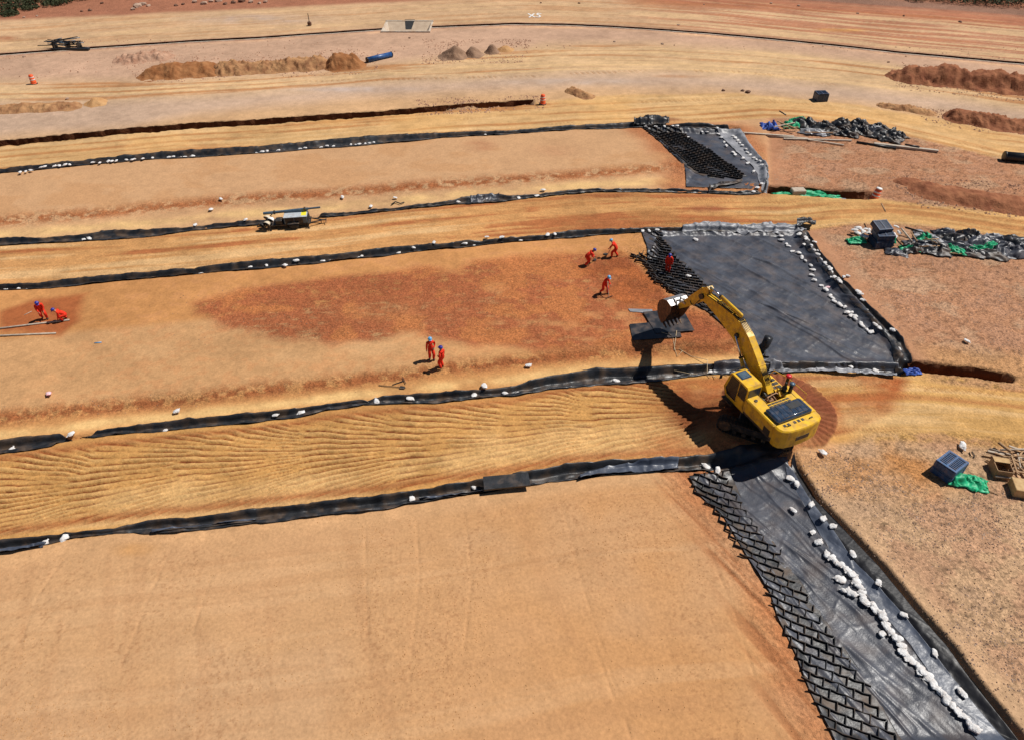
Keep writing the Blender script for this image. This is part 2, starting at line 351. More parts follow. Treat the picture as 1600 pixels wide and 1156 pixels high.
CLEATS = [
 ([(1310,602),(1400,604),(1500,609),(1590,616)], .30, .23), ([(1300,612),(1450,618),(1600,626)], .22, .25),
 ([(1275,683),(1400,682),(1500,686),(1600,693)], .35, .27), ([(1300,672),(1420,670)], .22, .22),
 ([(560,216),(640,209),(760,203),(900,192)], .32, .40), ([(700,190),(760,182),(830,174)], .3, .36),
 ([(950,162),(1060,158),(1190,156),(1300,166)], .42, .5), ([(1180,158),(1280,164),(1390,182)], .42, .46),
 ([(790,122),(900,115),(1000,112),(1130,111),(1220,118),(1310,134)], .5, .62), ([(1400,213),(1500,226),(1600,242)], .4, .46),
 ([(880,306),(980,307),(1100,312),(1200,316),(1380,326)], .34, .36), ([(960,349),(1060,347)], .25, .3), ([(1480,330),(1600,346)], .35, .34),
 ([(480,127),(700,122),(800,119)], .4, .6), ([(1020,190),(1100,187),(1180,184)], .3, .4)]
FAINT = [[(868,765),(890,830),(912,920),(935,990),(960,1066),(985,1150)], [(110,860),(60,930),(30,1010)], [(270,850),(230,940),(190,1040)], [(330,900),(300,990)],
 [(570,800),(572,930),(578,1060)], [(650,800),(655,900),(640,1060)], [(725,800),(738,900),(720,1050)], [(1100,840),(1150,960),(1180,1060)], [(0,985),(200,960),(460,930)], [(930,1010),(960,1090)]]
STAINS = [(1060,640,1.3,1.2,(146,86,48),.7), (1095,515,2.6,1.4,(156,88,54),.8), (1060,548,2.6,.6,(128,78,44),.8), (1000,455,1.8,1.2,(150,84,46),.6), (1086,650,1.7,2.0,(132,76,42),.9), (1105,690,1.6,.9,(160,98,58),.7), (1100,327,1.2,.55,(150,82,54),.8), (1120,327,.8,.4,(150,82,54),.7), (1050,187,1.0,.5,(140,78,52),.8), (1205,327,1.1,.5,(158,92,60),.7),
 (750,232,1.4,1.2,(176,116,80),.6), (870,240,2.2,1.4,(186,132,94),.4), (1060,120,3,.5,(176,120,72),.5), (1310,48,3,.8,(214,160,72),.7),
 (3,60,2,.9,(166,84,48),.9), (725,110,4,.7,(190,140,96),.4), (1280,740,1.5,.8,(214,170,120),.5), (1060,90,4,1.2,(208,170,128),.5),
 (1240,690,.9,.5,(196,140,90),.8), (600,490,2.5,1.0,(196,132,78),.5), (210,858,.9,.35,(206,146,80),.7), (240,552,1.5,.8,(214,168,118),.5), (580,548,1.8,.7,(214,168,118),.8), (460,560,1.5,.6,(212,166,116),.7),
 (700,160,2,.8,(196,146,100),.5), (560,140,7,.9,(186,164,150),.7), (900,128,8,1.0,(184,164,150),.5), (400,30,10,2.5,(170,150,140),.5)]
def gz(x, y):
    return float(terrain(np.array([x]), np.array([y]), fine=True)[0])
def G(px, py, dz=0.0):
    q = P(px, py); return Vector((q[0], q[1], gz(q[0], q[1])+dz))

# ------------------------------------------------------------------ materials (procedural)
def newmat(name):
    m = bpy.data.materials.new(name); m.use_nodes = True
    nt = m.node_tree; return m, nt, nt.nodes, nt.links, nt.nodes['Principled BSDF']
def L3c(c): return (float(c[0]), float(c[1]), float(c[2]), 1.0)
def mat(name, c1, c2=None, scale=6.0, rough=.6, metal=0.0, spec=.5, bump=.0, bscale=40.0, dust=None, dscale=3.0, damt=.5, coat=0.0, contrast=(.35,.65), stretch=None):
    """two-tone noise colour, optional dust patches and bump; colours linear"""
    m, nt, n, l, b = newmat(name)
    tc = n.new('ShaderNodeTexCoord'); src = tc.outputs['Object']
    if stretch:
        mp = n.new('ShaderNodeMapping'); mp.inputs['Scale'].default_value = stretch; l.new(src, mp.inputs[0]); src = mp.outputs[0]
    no = n.new('ShaderNodeTexNoise'); no.inputs['Scale'].default_value = scale; no.inputs['Detail'].default_value = 6; l.new(src, no.inputs['Vector'])
    rp = n.new('ShaderNodeValToRGB'); rp.color_ramp.elements[0].position = contrast[0]; rp.color_ramp.elements[1].position = contrast[1]
    rp.color_ramp.elements[0].color = L3c(c1); rp.color_ramp.elements[1].color = L3c(c2 if c2 is not None else c1)
    l.new(no.outputs[0], rp.inputs[0]); out = rp.outputs[0]
    if dust is not None:
        nd = n.new('ShaderNodeTexNoise'); nd.inputs['Scale'].default_value = dscale; nd.inputs['Detail'].default_value = 8; l.new(tc.outputs['Object'], nd.inputs['Vector'])
        rd = n.new('ShaderNodeValToRGB'); rd.color_ramp.elements[0].position = .46; rd.color_ramp.elements[1].position = .68
        rd.color_ramp.elements[0].color = (0,0,0,1); rd.color_ramp.elements[1].color = (damt,damt,damt,1); l.new(nd.outputs[0], rd.inputs[0])
        mx = n.new('ShaderNodeMix'); mx.data_type = 'RGBA'; l.new(rd.outputs[0], mx.inputs[0]); l.new(out, mx.inputs[6]); mx.inputs[7].default_value = L3c(dust); out = mx.outputs[2]
        mr = n.new('ShaderNodeMix'); mr.data_type = 'FLOAT'; l.new(rd.outputs[0], mr.inputs[0]); mr.inputs[2].default_value = rough; mr.inputs[3].default_value = .95; l.new(mr.outputs[0], b.inputs['Roughness'])
    else: b.inputs['Roughness'].default_value = rough
    l.new(out, b.inputs['Base Color']); b.inputs['Metallic'].default_value = metal
    b.inputs['Specular IOR Level'].default_value = spec; b.inputs['Coat Weight'].default_value = coat
    if bump:
        nb = n.new('ShaderNodeTexNoise'); nb.inputs['Scale'].default_value = bscale; nb.inputs['Detail'].default_value = 5; l.new(src, nb.inputs['Vector'])
        bp = n.new('ShaderNodeBump'); bp.inputs['Strength'].default_value = 1.0; bp.inputs['Distance'].default_value = bump; l.new(nb.outputs[0], bp.inputs['Height']); l.new(bp.outputs[0], b.inputs['Normal'])
    return m
def ground_material():
    m, nt, n, l, b = newmat('site_soil')
    at = n.new('ShaderNodeAttribute'); at.attribute_name = 'soil'
    tc = n.new('ShaderNodeTexCoord')
    a = n.new('ShaderNodeTexNoise'); a.inputs['Scale'].default_value = 7; a.inputs['Detail'].default_value = 8; a.inputs['Roughness'].default_value = .65
    l.new(tc.outputs['Object'], a.inputs['Vector'])
    mr = n.new('ShaderNodeMapRange'); mr.inputs[1].default_value = .25; mr.inputs[2].default_value = .75; mr.inputs[3].default_value = .80; mr.inputs[4].default_value = 1.20
    l.new(a.outputs[0], mr.inputs[0])
    mu = n.new('ShaderNodeVectorMath'); mu.operation = 'SCALE'; l.new(at.outputs['Color'], mu.inputs[0]); l.new(mr.outputs[0], mu.inputs['Scale'])
    gr = n.new('ShaderNodeAttribute'); gr.attribute_name = 'grit'
    out = mu.outputs[0]
    for scl, lo_, hi, dk in ((3.2, .03, .12, .55), (8.0, .06, .20, .66), (15.0, .10, .30, .80)):      # small crumbs and stones of the soil
        v = n.new('ShaderNodeTexVoronoi'); v.inputs['Scale'].default_value = scl; l.new(tc.outputs['Object'], v.inputs['Vector'])
        cr = n.new('ShaderNodeMapRange'); cr.inputs[1].default_value = lo_; cr.inputs[2].default_value = hi; cr.inputs[3].default_value = dk; cr.inputs[4].default_value = 1.0; l.new(v.outputs['Distance'], cr.inputs[0])
        mxf = n.new('ShaderNodeMix'); mxf.data_type = 'FLOAT'; mxf.inputs[2].default_value = 1.0; l.new(cr.outputs[0], mxf.inputs[3]); l.new(gr.outputs['Fac'], mxf.inputs[0])
        m2_ = n.new('ShaderNodeVectorMath'); m2_.operation = 'SCALE'; l.new(out, m2_.inputs[0]); l.new(mxf.outputs[0], m2_.inputs['Scale']); out = m2_.outputs[0]
    vc = n.new('ShaderNodeTexVoronoi'); vc.inputs['Scale'].default_value = 11; l.new(tc.outputs['Object'], vc.inputs['Vector'])
    sp = n.new('ShaderNodeSeparateColor'); l.new(vc.outputs['Color'], sp.inputs[0])
    mc = n.new('ShaderNodeMapRange'); mc.inputs[1].default_value = 0; mc.inputs[2].default_value = 1; mc.inputs[3].default_value = .74; mc.inputs[4].default_value = 1.36; l.new(sp.outputs[0], mc.inputs[0])
    mg = n.new('ShaderNodeMix'); mg.data_type = 'FLOAT'; mg.inputs[2].default_value = 1.0; l.new(mc.outputs[0], mg.inputs[3]); l.new(gr.outputs['Fac'], mg.inputs[0])
    m3_ = n.new('ShaderNodeVectorMath'); m3_.operation = 'SCALE'; l.new(out, m3_.inputs[0]); l.new(mg.outputs[0], m3_.inputs['Scale']); out = m3_.outputs[0]
    l.new(out, b.inputs['Base Color'])
    b.inputs['Roughness'].default_value = .95; b.inputs['Specular IOR Level'].default_value = .15
    nb = n.new('ShaderNodeTexNoise'); nb.inputs['Scale'].default_value = 9; nb.inputs['Detail'].default_value = 8; nb.inputs['Roughness'].default_value = .65; l.new(tc.outputs['Object'], nb.inputs['Vector'])
    bp = n.new('ShaderNodeBump'); bp.inputs['Strength'].default_value = .9; l.new(nb.outputs[0], bp.inputs['Height']); l.new(bp.outputs[0], b.inputs['Normal'])
    bd = n.new('ShaderNodeMapRange'); bd.inputs[3].default_value = .012; bd.inputs[4].default_value = .13; l.new(gr.outputs['Fac'], bd.inputs[0]); l.new(bd.outputs[0], bp.inputs['Distance'])
    return m
DUST = soil(196,150,104)
M = {}
M['ground'] = ground_material()
M['liner'] = mat('black_liner', (.012,.013,.015), (.030,.031,.035), 2.2, rough=.42, spec=.5, bump=.01, bscale=9, dust=DUST*.5, dscale=1.3, damt=.35)
M['liner_clean'] = mat('clean_black_liner', (.006,.006,.008), (.014,.014,.017), 2.0, rough=.4, spec=.3, bump=.006, bscale=8)
M['liner_grey'] = mat('dusty_grey_liner', (.034,.037,.049), (.074,.079,.097), .8, rough=.40, spec=.5, bump=.008, bscale=14, dust=DUST*.5, dscale=1.1, damt=.16)
M['liner_blue'] = mat('clean_sky_tinted_liner', (.050,.060,.085), (.085,.100,.135), 1.4, rough=.38, spec=.5, bump=.012, bscale=6)  # clean liner, with the bluish sky reflection mixed into its base colour
M['liner_pale'] = mat('pale_grey_liner', (.16,.165,.18), (.30,.30,.32), 1.2, rough=.45, spec=.5, bump=.012, bscale=7)
M['cell'] = mat('black_cell_plastic', (.008,.008,.010), (.018,.018,.021), 4, rough=.65, spec=.25, dust=DUST*.5, dscale=2.5, damt=.25)
M['bag'] = mat('woven_white_sack', (.58,.57,.56), (.84,.83,.82), 11, rough=.85, spec=.15, bump=.03, bscale=18, dust=DUST*.9, dscale=5, damt=.45)
M['bag_pink'] = mat('pink_print_sack', (.75,.62,.62), (.80,.36,.42), 7, rough=.8, spec=.2, bump=.012, bscale=22)
M['yellow'] = mat('excavator_yellow_paint', (.66,.36,.010), (.84,.50,.016), 2.4, rough=.42, spec=.5, dust=DUST*.6, dscale=3.0, damt=.5, coat=.15)
M['dark'] = mat('dark_machine_steel', (.012,.012,.013), (.03,.028,.026), 3, rough=.55, dust=DUST*.6, dscale=3, damt=.35)
M['track'] = mat('track_steel', (.03,.027,.024), (.075,.06,.048), 5, rough=.6, metal=.4, dust=DUST*.6, dscale=4, damt=.6)
M['hood'] = mat('sky_tinted_black_panel', (.012,.026,.052), (.024,.050,.095), 2, rough=.28, spec=.6, dust=DUST*.5, dscale=5, damt=.15)  # blue sky reflection on black panels is put into the base colour
M['board'] = mat('black_plastic_board', (.010,.012,.016), (.026,.029,.038), 2, rough=.4, spec=.5, dust=DUST*.5, dscale=2, damt=.25)
M['glass'] = mat('tinted_glass', (.010,.014,.018), (.014,.02,.026), 2, rough=.06, spec=.3)
M['chrome'] = mat('polished_rod', (.55,.60,.66), (.70,.74,.78), 3, rough=.18, metal=1.0)
M['bucket'] = mat('worn_bucket_steel', (.42,.42,.42), (.66,.66,.66), 3, rough=.30, metal=.85, dust=DUST*.5, dscale=4, damt=.5)
M['bucket_in'] = mat('soil_caked_steel', soil(96,66,44), soil(140,98,62), 5, rough=.85, bump=.02, bscale=18)
M['copper'] = mat('copper_brown_pipe', (.20,.10,.05), (.34,.18,.09), 6, rough=.5, metal=.3)
M['rubber'] = mat('black_rubber', (.010,.010,.010), (.02,.02,.02), 5, rough=.6)
M['red'] = mat('red_cap', (.55,.012,.02), (.70,.02,.03), 5, rough=.4)
M['coverall'] = mat('red_orange_coverall', (.62,.028,.014), (.80,.050,.020), 9, rough=.85, spec=.15, bump=.008, bscale=30)
M['skin'] = mat('skin', (.30,.16,.10), (.36,.20,.13), 10, rough=.6)
M['boot'] = mat('work_boot', (.02,.015,.012), (.06,.045,.03), 8, rough=.75)
M['helmet_light'] = mat('light_blue_helmet', (.12,.36,.62), (.16,.42,.70), 4, rough=.35)
M['helmet_dark'] = mat('dark_blue_helmet', (.018,.022,.22), (.03,.035,.32), 4, rough=.35)
M['crate'] = mat('blue_plastic_crate', (.012,.065,.17), (.022,.095,.24), 4, rough=.45, dust=DUST*.8, dscale=5, damt=.25)
M['crate_dark'] = mat('dark_blue_plastic_crate', (.010,.030,.075), (.016,.045,.10), 4, rough=.45, dust=DUST*.8, dscale=5, damt=.2)
M['bluenet'] = mat('blue_sheeting', (.016,.05,.28), (.04,.11,.45), 5, rough=.5)
M['green'] = mat('green_sheeting', (.006,.26,.11), (.02,.46,.21), 4, rough=.5, spec=.4)
M['wood'] = mat('weathered_timber', soil(150,112,78), soil(206,168,124), 5, rough=.85, bump=.006, bscale=30, stretch=(1,8,8))
M['wood_grey'] = mat('bleached_timber', soil(168,152,136), soil(222,206,184), 4, rough=.85, bump=.006, bscale=30, stretch=(1,8,8))
M['cardboard'] = mat('tan_box_board', soil(196,156,104), soil(220,184,130), 4, rough=.85)
M['concrete'] = mat('pale_concrete', soil(196,180,160), soil(222,208,190), 3, rough=.85, bump=.01, bscale=14, dust=DUST, dscale=.8, damt=.6)
M['orange'] = mat('orange_barrel_plastic', (.75,.085,.012), (.85,.12,.02), 5, rough=.5)
M['white'] = mat('white_paint', (.72,.72,.70), (.82,.82,.80), 5, rough=.5, dust=DUST, dscale=4, damt=.3)
M['panel'] = mat('pale_grey_panel', (.36,.40,.43), (.50,.54,.56), 5, rough=.5, dust=DUST, dscale=4, damt=.3)
M['yellow_tag'] = mat('yellow_label', (.75,.66,.03), (.82,.72,.05), 5, rough=.5)
M['beige'] = mat('beige_lamp_housing', (.55,.45,.32), (.68,.58,.44), 5, rough=.5)
M['teal'] = mat('blue_grey_mast', (.05,.09,.13), (.09,.14,.19), 5, rough=.4, metal=.2)
M['bluepipe'] = mat('blue_pipe_plastic', (.012,.05,.17), (.03,.11,.30), 2.5, rough=.4)
M['blackpipe'] = mat('black_pipe_plastic', (.008,.008,.009), (.016,.016,.018), 2.5, rough=.4)
M['rope'] = mat('pale_rope', soil(190,164,126), soil(220,196,158), 8, rough=.9)
M['leaf'] = mat('dry_scrub_leaves', (.028,.038,.016), (.075,.080,.036), 3, rough=.8, spec=.2)
M['twig'] = mat('scrub_twigs', (.07,.05,.035), (.12,.09,.06), 3, rough=.9)
M['rock'] = mat('pale_pink_rock', soil(150,118,98), soil(208,178,154), 1.5, rough=.95, bump=.03, bscale=5)
M['rock_dark'] = mat('dark_brown_rock', soil(96,66,50), soil(140,102,80), 1.5, rough=.95, bump=.03, bscale=5)
def heapmat(name, a, b): return mat(name, soil(*a), soil(*b), 1.3, rough=.97, spec=.1, bump=.06, bscale=7, contrast=(.3,.7))
M['heap_brown'] = heapmat('brown_spoil', (146,92,54), (186,130,84))
M['heap_tan'] = heapmat('tan_spoil', (190,138,88), (214,168,116))
M['heap_rubble'] = heapmat('rubble_spoil', (150,102,70), (204,156,108))
M['heap_red'] = heapmat('red_brown_spoil', (136,82,58), (182,122,86))
M['heap_gravel'] = heapmat('grey_brown_gravel', (134,104,84), (176,142,116))
M['cut'] = heapmat('shade_dark_cut_soil', (92,54,34), (132,84,54))  # cut soil coloured darker to strengthen the shade on trench and ditch walls
M['heap_pink'] = heapmat('pink_grey_spoil', (178,132,106), (206,166,138))

# ------------------------------------------------------------------ mesh helpers
class MB:
    def __init__(s): s.v = []; s.f = []; s.mi = []; s.cur = 0
    def add(s, vs, fs):
        o = len(s.v); s.v += [tuple(v) for v in vs]; s.f += [tuple(i+o for i in f) for f in fs]; s.mi += [s.cur]*len(fs); return s
    def box(s, c, size, rot=None, bev=0.0, taper=1.0):
        hx, hy, hz = size[0]/2, size[1]/2, size[2]/2
        if bev <= 0:
            vs = [(x*hx*(taper if z > 0 else 1), y*hy*(taper if z > 0 else 1), z*hz) for z in (-1,1) for x, y in ((-1,-1),(1,-1),(1,1),(-1,1))]
            fs = [(3,2,1,0),(4,5,6,7),(0,1,5,4),(1,2,6,5),(2,3,7,6),(3,0,4,7)]
        else:
            b = min(bev, hx*.9, hy*.9, hz*.9); vs = []
            for z, k in ((-hz,b),(-hz+b,0),(hz-b,0),(hz,b)):
                X, Y = hx-k, hy-k
                vs += [(-X+b,-Y,z),(X-b,-Y,z),(X,-Y+b,z),(X,Y-b,z),(X-b,Y,z),(-X+b,Y,z),(-X,Y-b,z),(-X,-Y+b,z)]
            fs = [tuple(range(7,-1,-1)), tuple(range(24,32))]
            for r in range(3):
                for i in range(8): fs.append((r*8+i, r*8+(i+1)%8, r*8+8+(i+1)%8, r*8+8+i))
        m = rot if rot is not None else Matrix.Identity(3)
        return s.add([Vector(c)+m @ Vector(v) for v in vs], fs)
    def bar(s, a, b, w, h, up=(0,0,1), bev=0.0):
        a, b = Vector(a), Vector(b); d = b-a; L = d.length; x = d/L
        u = Vector(up); y = u.cross(x)
        if y.length < 1e-4: y = Vector((0,1,0)).cross(x)
        y.normalize(); z = x.cross(y)
        return s.box((a+b)/2, (L, w, h), Matrix((x, y, z)).transposed(), bev)
    def tube(s, pts, r, n=8, cap=True):
        pts = [Vector(p) for p in pts]; k = len(pts); rs = r if isinstance(r, (list, tuple)) else [r]*k
        vs = []; prev = None
        for i in range(k):
            t = (pts[min(i+1, k-1)]-pts[max(i-1, 0)]).normalized()
            if prev is None:
                a = Vector((0,0,1)) if abs(t.z) < .9 else Vector((1,0,0)); nx = a.cross(t).normalized()
            else: nx = (prev-t*prev.dot(t)).normalized()
            prev = nx; ny = t.cross(nx)
            for j in range(n):
                q = 2*math.pi*j/n; vs.append(pts[i]+(nx*math.cos(q)+ny*math.sin(q))*rs[i])
        fs = [(i*n+j, i*n+(j+1)%n, (i+1)*n+(j+1)%n, (i+1)*n+j) for i in range(k-1) for j in range(n)]
        if cap: fs += [tuple(range(n-1,-1,-1)), tuple((k-1)*n+j for j in range(n))]
        return s.add(vs, fs)
    def lathe(s, prof, c=(0,0,0), n=16, rot=None):
        m = rot if rot is not None else Matrix.Identity(3); vs = []
        for r, z in prof:
            for j in range(n): q = 2*math.pi*j/n; vs.append(Vector(c)+m @ Vector((r*math.cos(q), r*math.sin(q), z)))
        k = len(prof); fs = [(i*n+j, i*n+(j+1)%n, (i+1)*n+(j+1)%n, (i+1)*n+j) for i in range(k-1) for j in range(n)]
        fs += [tuple(range(n-1,-1,-1)), tuple((k-1)*n+j for j in range(n))]
        return s.add(vs, fs)
    def prism(s, prof, y0, y1):
        """profile in (x, z), extruded along y"""
        n = len(prof); vs = [(x, y0, z) for x, z in prof]+[(x, y1, z) for x, z in prof]
        return s.add(vs, [tuple(range(n)), tuple(range(2*n-1, n-1, -1))]+[(i, i+n, (i+1)%n+n, (i+1)%n) for i in range(n)])
    def mesh(s, name, smooth=False, bevel=0.0):
        me = bpy.data.meshes.new(name); me.from_pydata(s.v, [], s.f)
        bm = bmesh.new(); bm.from_mesh(me); bmesh.ops.recalc_face_normals(bm, faces=bm.faces); bm.to_mesh(me); bm.free()
        if any(s.mi): me.polygons.foreach_set('material_index', s.mi)
        if smooth: me.polygons.foreach_set('use_smooth', [True]*len(me.polygons))
        return me
    def build(s, name, m, parent=None, smooth=False, loc=None):
        me = s.mesh(name, smooth)
        for mm in (m if isinstance(m, (list, tuple)) else [m]): me.materials.append(mm)
        o = bpy.data.objects.new(name, me); COL.objects.link(o)
        if parent is not None: o.parent = parent
        if loc is not None: o.location = loc
        return o
def empty(name, loc, rz=0.0):
    o = bpy.data.objects.new(name, None); COL.objects.link(o); o.location = loc; o.rotation_euler = (0,0,rz); o.empty_display_size = .3; return o
def tag(o, label, cat, group=None, kind=None):
    o['label'] = label; o['category'] = cat
    if group: o['group'] = group
    if kind: o['kind'] = kind
    return o
def inst(name, me, loc, rz=0, sc=(1,1,1), parent=None, tilt=(0,0)):
    o = bpy.data.objects.new(name, me); COL.objects.link(o); o.location = loc; o.rotation_euler = (tilt[0], tilt[1], rz); o.scale = sc
    if parent is not None: o.parent = parent
    return o
def grid_mesh(name, V, nu, nv, smooth=True):
    """V: (nv, nu, 3)"""
    me = bpy.data.meshes.new(name); n = nu*nv
    me.vertices.add(n); me.vertices.foreach_set('co', np.ascontiguousarray(V, dtype=np.float32).ravel())
    i = (np.arange(nv-1)[:, None]*nu+np.arange(nu-1)[None, :]).ravel()
    q = np.stack([i, i+1, i+nu+1, i+nu], 1).astype(np.int32); k = len(q)
    me.loops.add(k*4); me.loops.foreach_set('vertex_index', q.ravel())
    me.polygons.add(k); me.polygons.foreach_set('loop_start', np.arange(0, k*4, 4, dtype=np.int32)); me.polygons.foreach_set('loop_total', np.full(k, 4, np.int32))
    if smooth: me.polygons.foreach_set('use_smooth', np.ones(k, bool))
    me.update(calc_edges=True); return me

# ------------------------------------------------------------------ ground: one sheet, fine where the camera looks, coarse out to the horizon
NU, NV = 800, 1100
u = np.linspace(-1.06, 1.06, NU-40)
uo = 1.06+np.cumsum(.004*1.42**np.arange(20)); u = np.concatenate([-uo[::-1], u, uo])
t = np.linspace(0, 1, NV-40)
yy = 9.2*(128/9.2)**t                     # metre rows, spacing grows with distance
yo = 128+np.cumsum(.5*1.40**np.arange(24)); yi = 9.2-np.cumsum(.06*1.45**np.arange(16)); yy = np.concatenate([yi[::-1], yy, yo])
hw = 12.6+.57*np.maximum(yy, 8)
GX = u[None, :]*hw[:, None]; GY = np.repeat(yy[:, None], NU, 1)
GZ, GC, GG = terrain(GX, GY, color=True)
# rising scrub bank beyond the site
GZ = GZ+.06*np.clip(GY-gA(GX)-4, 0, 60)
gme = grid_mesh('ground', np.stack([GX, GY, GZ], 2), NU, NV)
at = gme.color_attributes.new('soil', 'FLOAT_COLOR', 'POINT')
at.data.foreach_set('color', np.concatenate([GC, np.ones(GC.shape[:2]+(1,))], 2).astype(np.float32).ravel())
ga = gme.attributes.new('grit', 'FLOAT', 'POINT'); ga.data.foreach_set('value', GG.astype(np.float32).ravel())
gme.materials.append(M['ground'])
ground = bpy.data.objects.new('ground', gme); COL.objects.link(ground); ground['kind'] = 'structure'

# ------------------------------------------------------------------ liners
def wrinkle(X, Y, ang, seed, amp):
    ca, sa = math.cos(ang), math.sin(ang); a = X*ca+Y*sa; b = -X*sa+Y*ca
    r = 1-np.abs(2*fbm(a*.35, b*1.5, seed, 3)); r2 = 1-np.abs(2*fbm(a*1.1, b*.5, seed+7, 3))
    return amp*(sm(.55, 1, r)+.6*sm(.6, 1, r2)+.5*(fbm(X*3, Y*3, seed+13, 3)+.4))
def folds(X, Y, ang, seed, amp, n=16):
    """a few long slack folds and a soft unevenness"""
    rs = np.random.RandomState(seed); ca, sa = math.cos(ang), math.sin(ang); a = X*ca+Y*sa; b = -X*sa+Y*ca; h = 0
    for k in range(n):
        off = rs.uniform(b.min(), b.max()); w = rs.uniform(.06, .17); c0 = rs.uniform(a.min(), a.max()); ln = rs.uniform(1.5, 5.0); sl = rs.uniform(-.18, .18)
        d = b-off-sl*(a-c0)-.12*np.sin(a*rs.uniform(.5, 1.2)+k); h = h+rs.uniform(.4, 1)*np.exp(-(d/w)**2)*np.exp(-((a-c0)/ln)**2)
    return amp*np.minimum(h, 1.4)+amp*.5*(fbm(X*.8+Y*.3, Y*.8-X*.3, seed, 3)+.5)
def resample(pts, n):
    w = PL(pts); d = np.concatenate([[0], np.cumsum(np.hypot(*np.diff(w, axis=0).T))]); s = np.linspace(0, d[-1], n)
    return np.stack([np.interp(s, d, w[:,0]), np.interp(s, d, w[:,1])], 1)
def sheet(name, lpts, rpts, nu, nv, m, ang, seed, amp=.03, lift=.03, ragged=.0, nf=0):
    """a sheet laid between two edges of the bed, following the ground with folds of its own"""
    A = resample(lpts, nv); B = resample(rpts, nv); t = np.linspace(0, 1, nu)
    X = A[:,0][:,None]*(1-t)+B[:,0][:,None]*t; Y = A[:,1][:,None]*(1-t)+B[:,1][:,None]*t
    if ragged:
        e = np.clip(1-np.minimum(np.arange(nu), np.arange(nu)[::-1])/6., 0, 1)
        X = X+ragged*fbm(X*.8, Y*.8, seed+2, 3)*e; Y = Y+ragged*fbm(X*.8, Y*.8, seed+3, 3)*e
    Z = terrain(X, Y, fine=False)+lift+(folds(X, Y, ang, seed, amp, nf)+wrinkle(X, Y, ang, seed+50, .018) if nf else wrinkle(X, Y, ang, seed, amp))
    V = np.stack([X, Y, Z], 2); me = grid_mesh(name, V, nu, nv); me.materials.append(m)
    o = bpy.data.objects.new(name, me); COL.objects.link(o)
    so = o.modifiers.new('thickness', 'SOLIDIFY'); so.thickness = .006; so.offset = 1
    return o
# the three open beds
tag(sheet('liner_sheet', [(1002,203),(1028,224),(1050,246),(1070,263),(1072,280),(1072,293)], [(1140,203),(1162,232),(1185,255),(1186,270),(1186,285),(1184,297)], 130, 120, M['liner_grey'], R(-40), 201, .05, .05, 0, 14),
    'far grey liner panel between the fine black cell mat and the pale strip', 'liner')
tag(sheet('liner_sheet', [(1000,362),(1010,390),(1015,425),(1045,460),(1105,492),(1150,530),(1190,566)], [(1246,360),(1272,400),(1306,440),(1352,490),(1384,522),(1404,545),(1416,578)], 280, 260, M['liner_grey'], R(-48), 211, .075, .05, 0, 60),
    'large wrinkled dark grey liner panel behind the excavator', 'liner')
tag(sheet('liner_sheet', [(1080,744),(1090,772),(1130,806),(1165,866),(1203,925),(1215,965),(1247,1030),(1262,1072),(1310,1168)], [(1226,722),(1238,760),(1250,784),(1295,857),(1332,897),(1363,943),(1393,975),(1425,1010),(1530,1160)], 210, 330, M['liner_grey'], R(-58), 221, .055, .045, 0, 60),
    'near grey liner panel between the coarse cell mat and the white sandbag row', 'liner')
for lb, l, r, nu_, nv_, sd in (('added black sheet deepening the shade in the coarse near cell mat', [(1076,744),(1090,772),(1130,806),(1165,866),(1203,925),(1215,965),(1247,1030),(1262,1072),(1310,1168)], [(1142,735),(1166,790),(1206,838),(1250,902),(1306,988),(1338,1034),(1366,1070),(1385,1110),(1418,1166)], 50, 240, 225),
        ('added black sheet deepening the shade in the middle cell mat', [(1000,362),(1010,390),(1015,425),(1045,460),(1105,492),(1150,530),(1190,566)], [(1037,362),(1055,395),(1095,430),(1135,475),(1150,494),(1165,510),(1207,562)], 50, 160, 226),
        ('added black sheet deepening the shade in the fine far cell mat', [(1002,203),(1028,224),(1050,246),(1072,263),(1108,277)], [(1063,203),(1086,218),(1112,236),(1140,254),(1168,274)], 40, 70, 227)):
    tag(sheet('liner_sheet', l, r, nu_, nv_, M['liner'], R(-50), sd, .012, .075), lb, 'liner')  # black sheets added under the mats to darken the shaded cells
# outer strips of the beds
tag(sheet('liner_strip', [(1118,205),(1135,222),(1163,247),(1178,262),(1186,280),(1190,297)], [(1152,203),(1166,226),(1184,247),(1198,262),(1200,280),(1199,300)], 30, 90, M['liner_pale'], R(-40), 231, .05, .11, .2),
    'pale grey liner strip along the outer edge of the far liner panel', 'liner')
tag(sheet('liner_strip', [(1222,728),(1234,760),(1247,780),(1292,855),(1329,895),(1360,941),(1390,973),(1422,1008),(1527,1160)], [(1236,738),(1248,760),(1260,780),(1300,833),(1333,880),(1376,925),(1418,973),(1466,1033),(1570,1160)], 40, 330, M['liner_blue'], R(-50), 241, .012, .085, .03),
    'bluish grey liner strip between the two sandbag rows of the near panel', 'liner')
tag(sheet('liner_strip', [(1234,738),(1246,760),(1258,780),(1298,833),(1331,880),(1374,925),(1416,973),(1464,1033),(1568,1160)], [(1238,714),(1256,740),(1278,775),(1310,809),(1343,843),(1381,883),(1436,950),(1486,1006),(1612,1168)], 48, 380, M['liner_clean'], R(-50), 243, .008, .06, .03),
    'black liner edge turned up against the cut bank beside the near panel', 'liner')
tag(sheet('liner_strip', [(1066,352),(1110,350),(1160,354),(1200,352),(1250,356)], [(1066,362),(1110,362),(1160,366),(1200,364),(1262,362)], 26, 130, M['liner_pale'], R(10), 251, .14, .07, .35),
    'crumpled pale liner strip along the far edge of the large panel', 'liner')
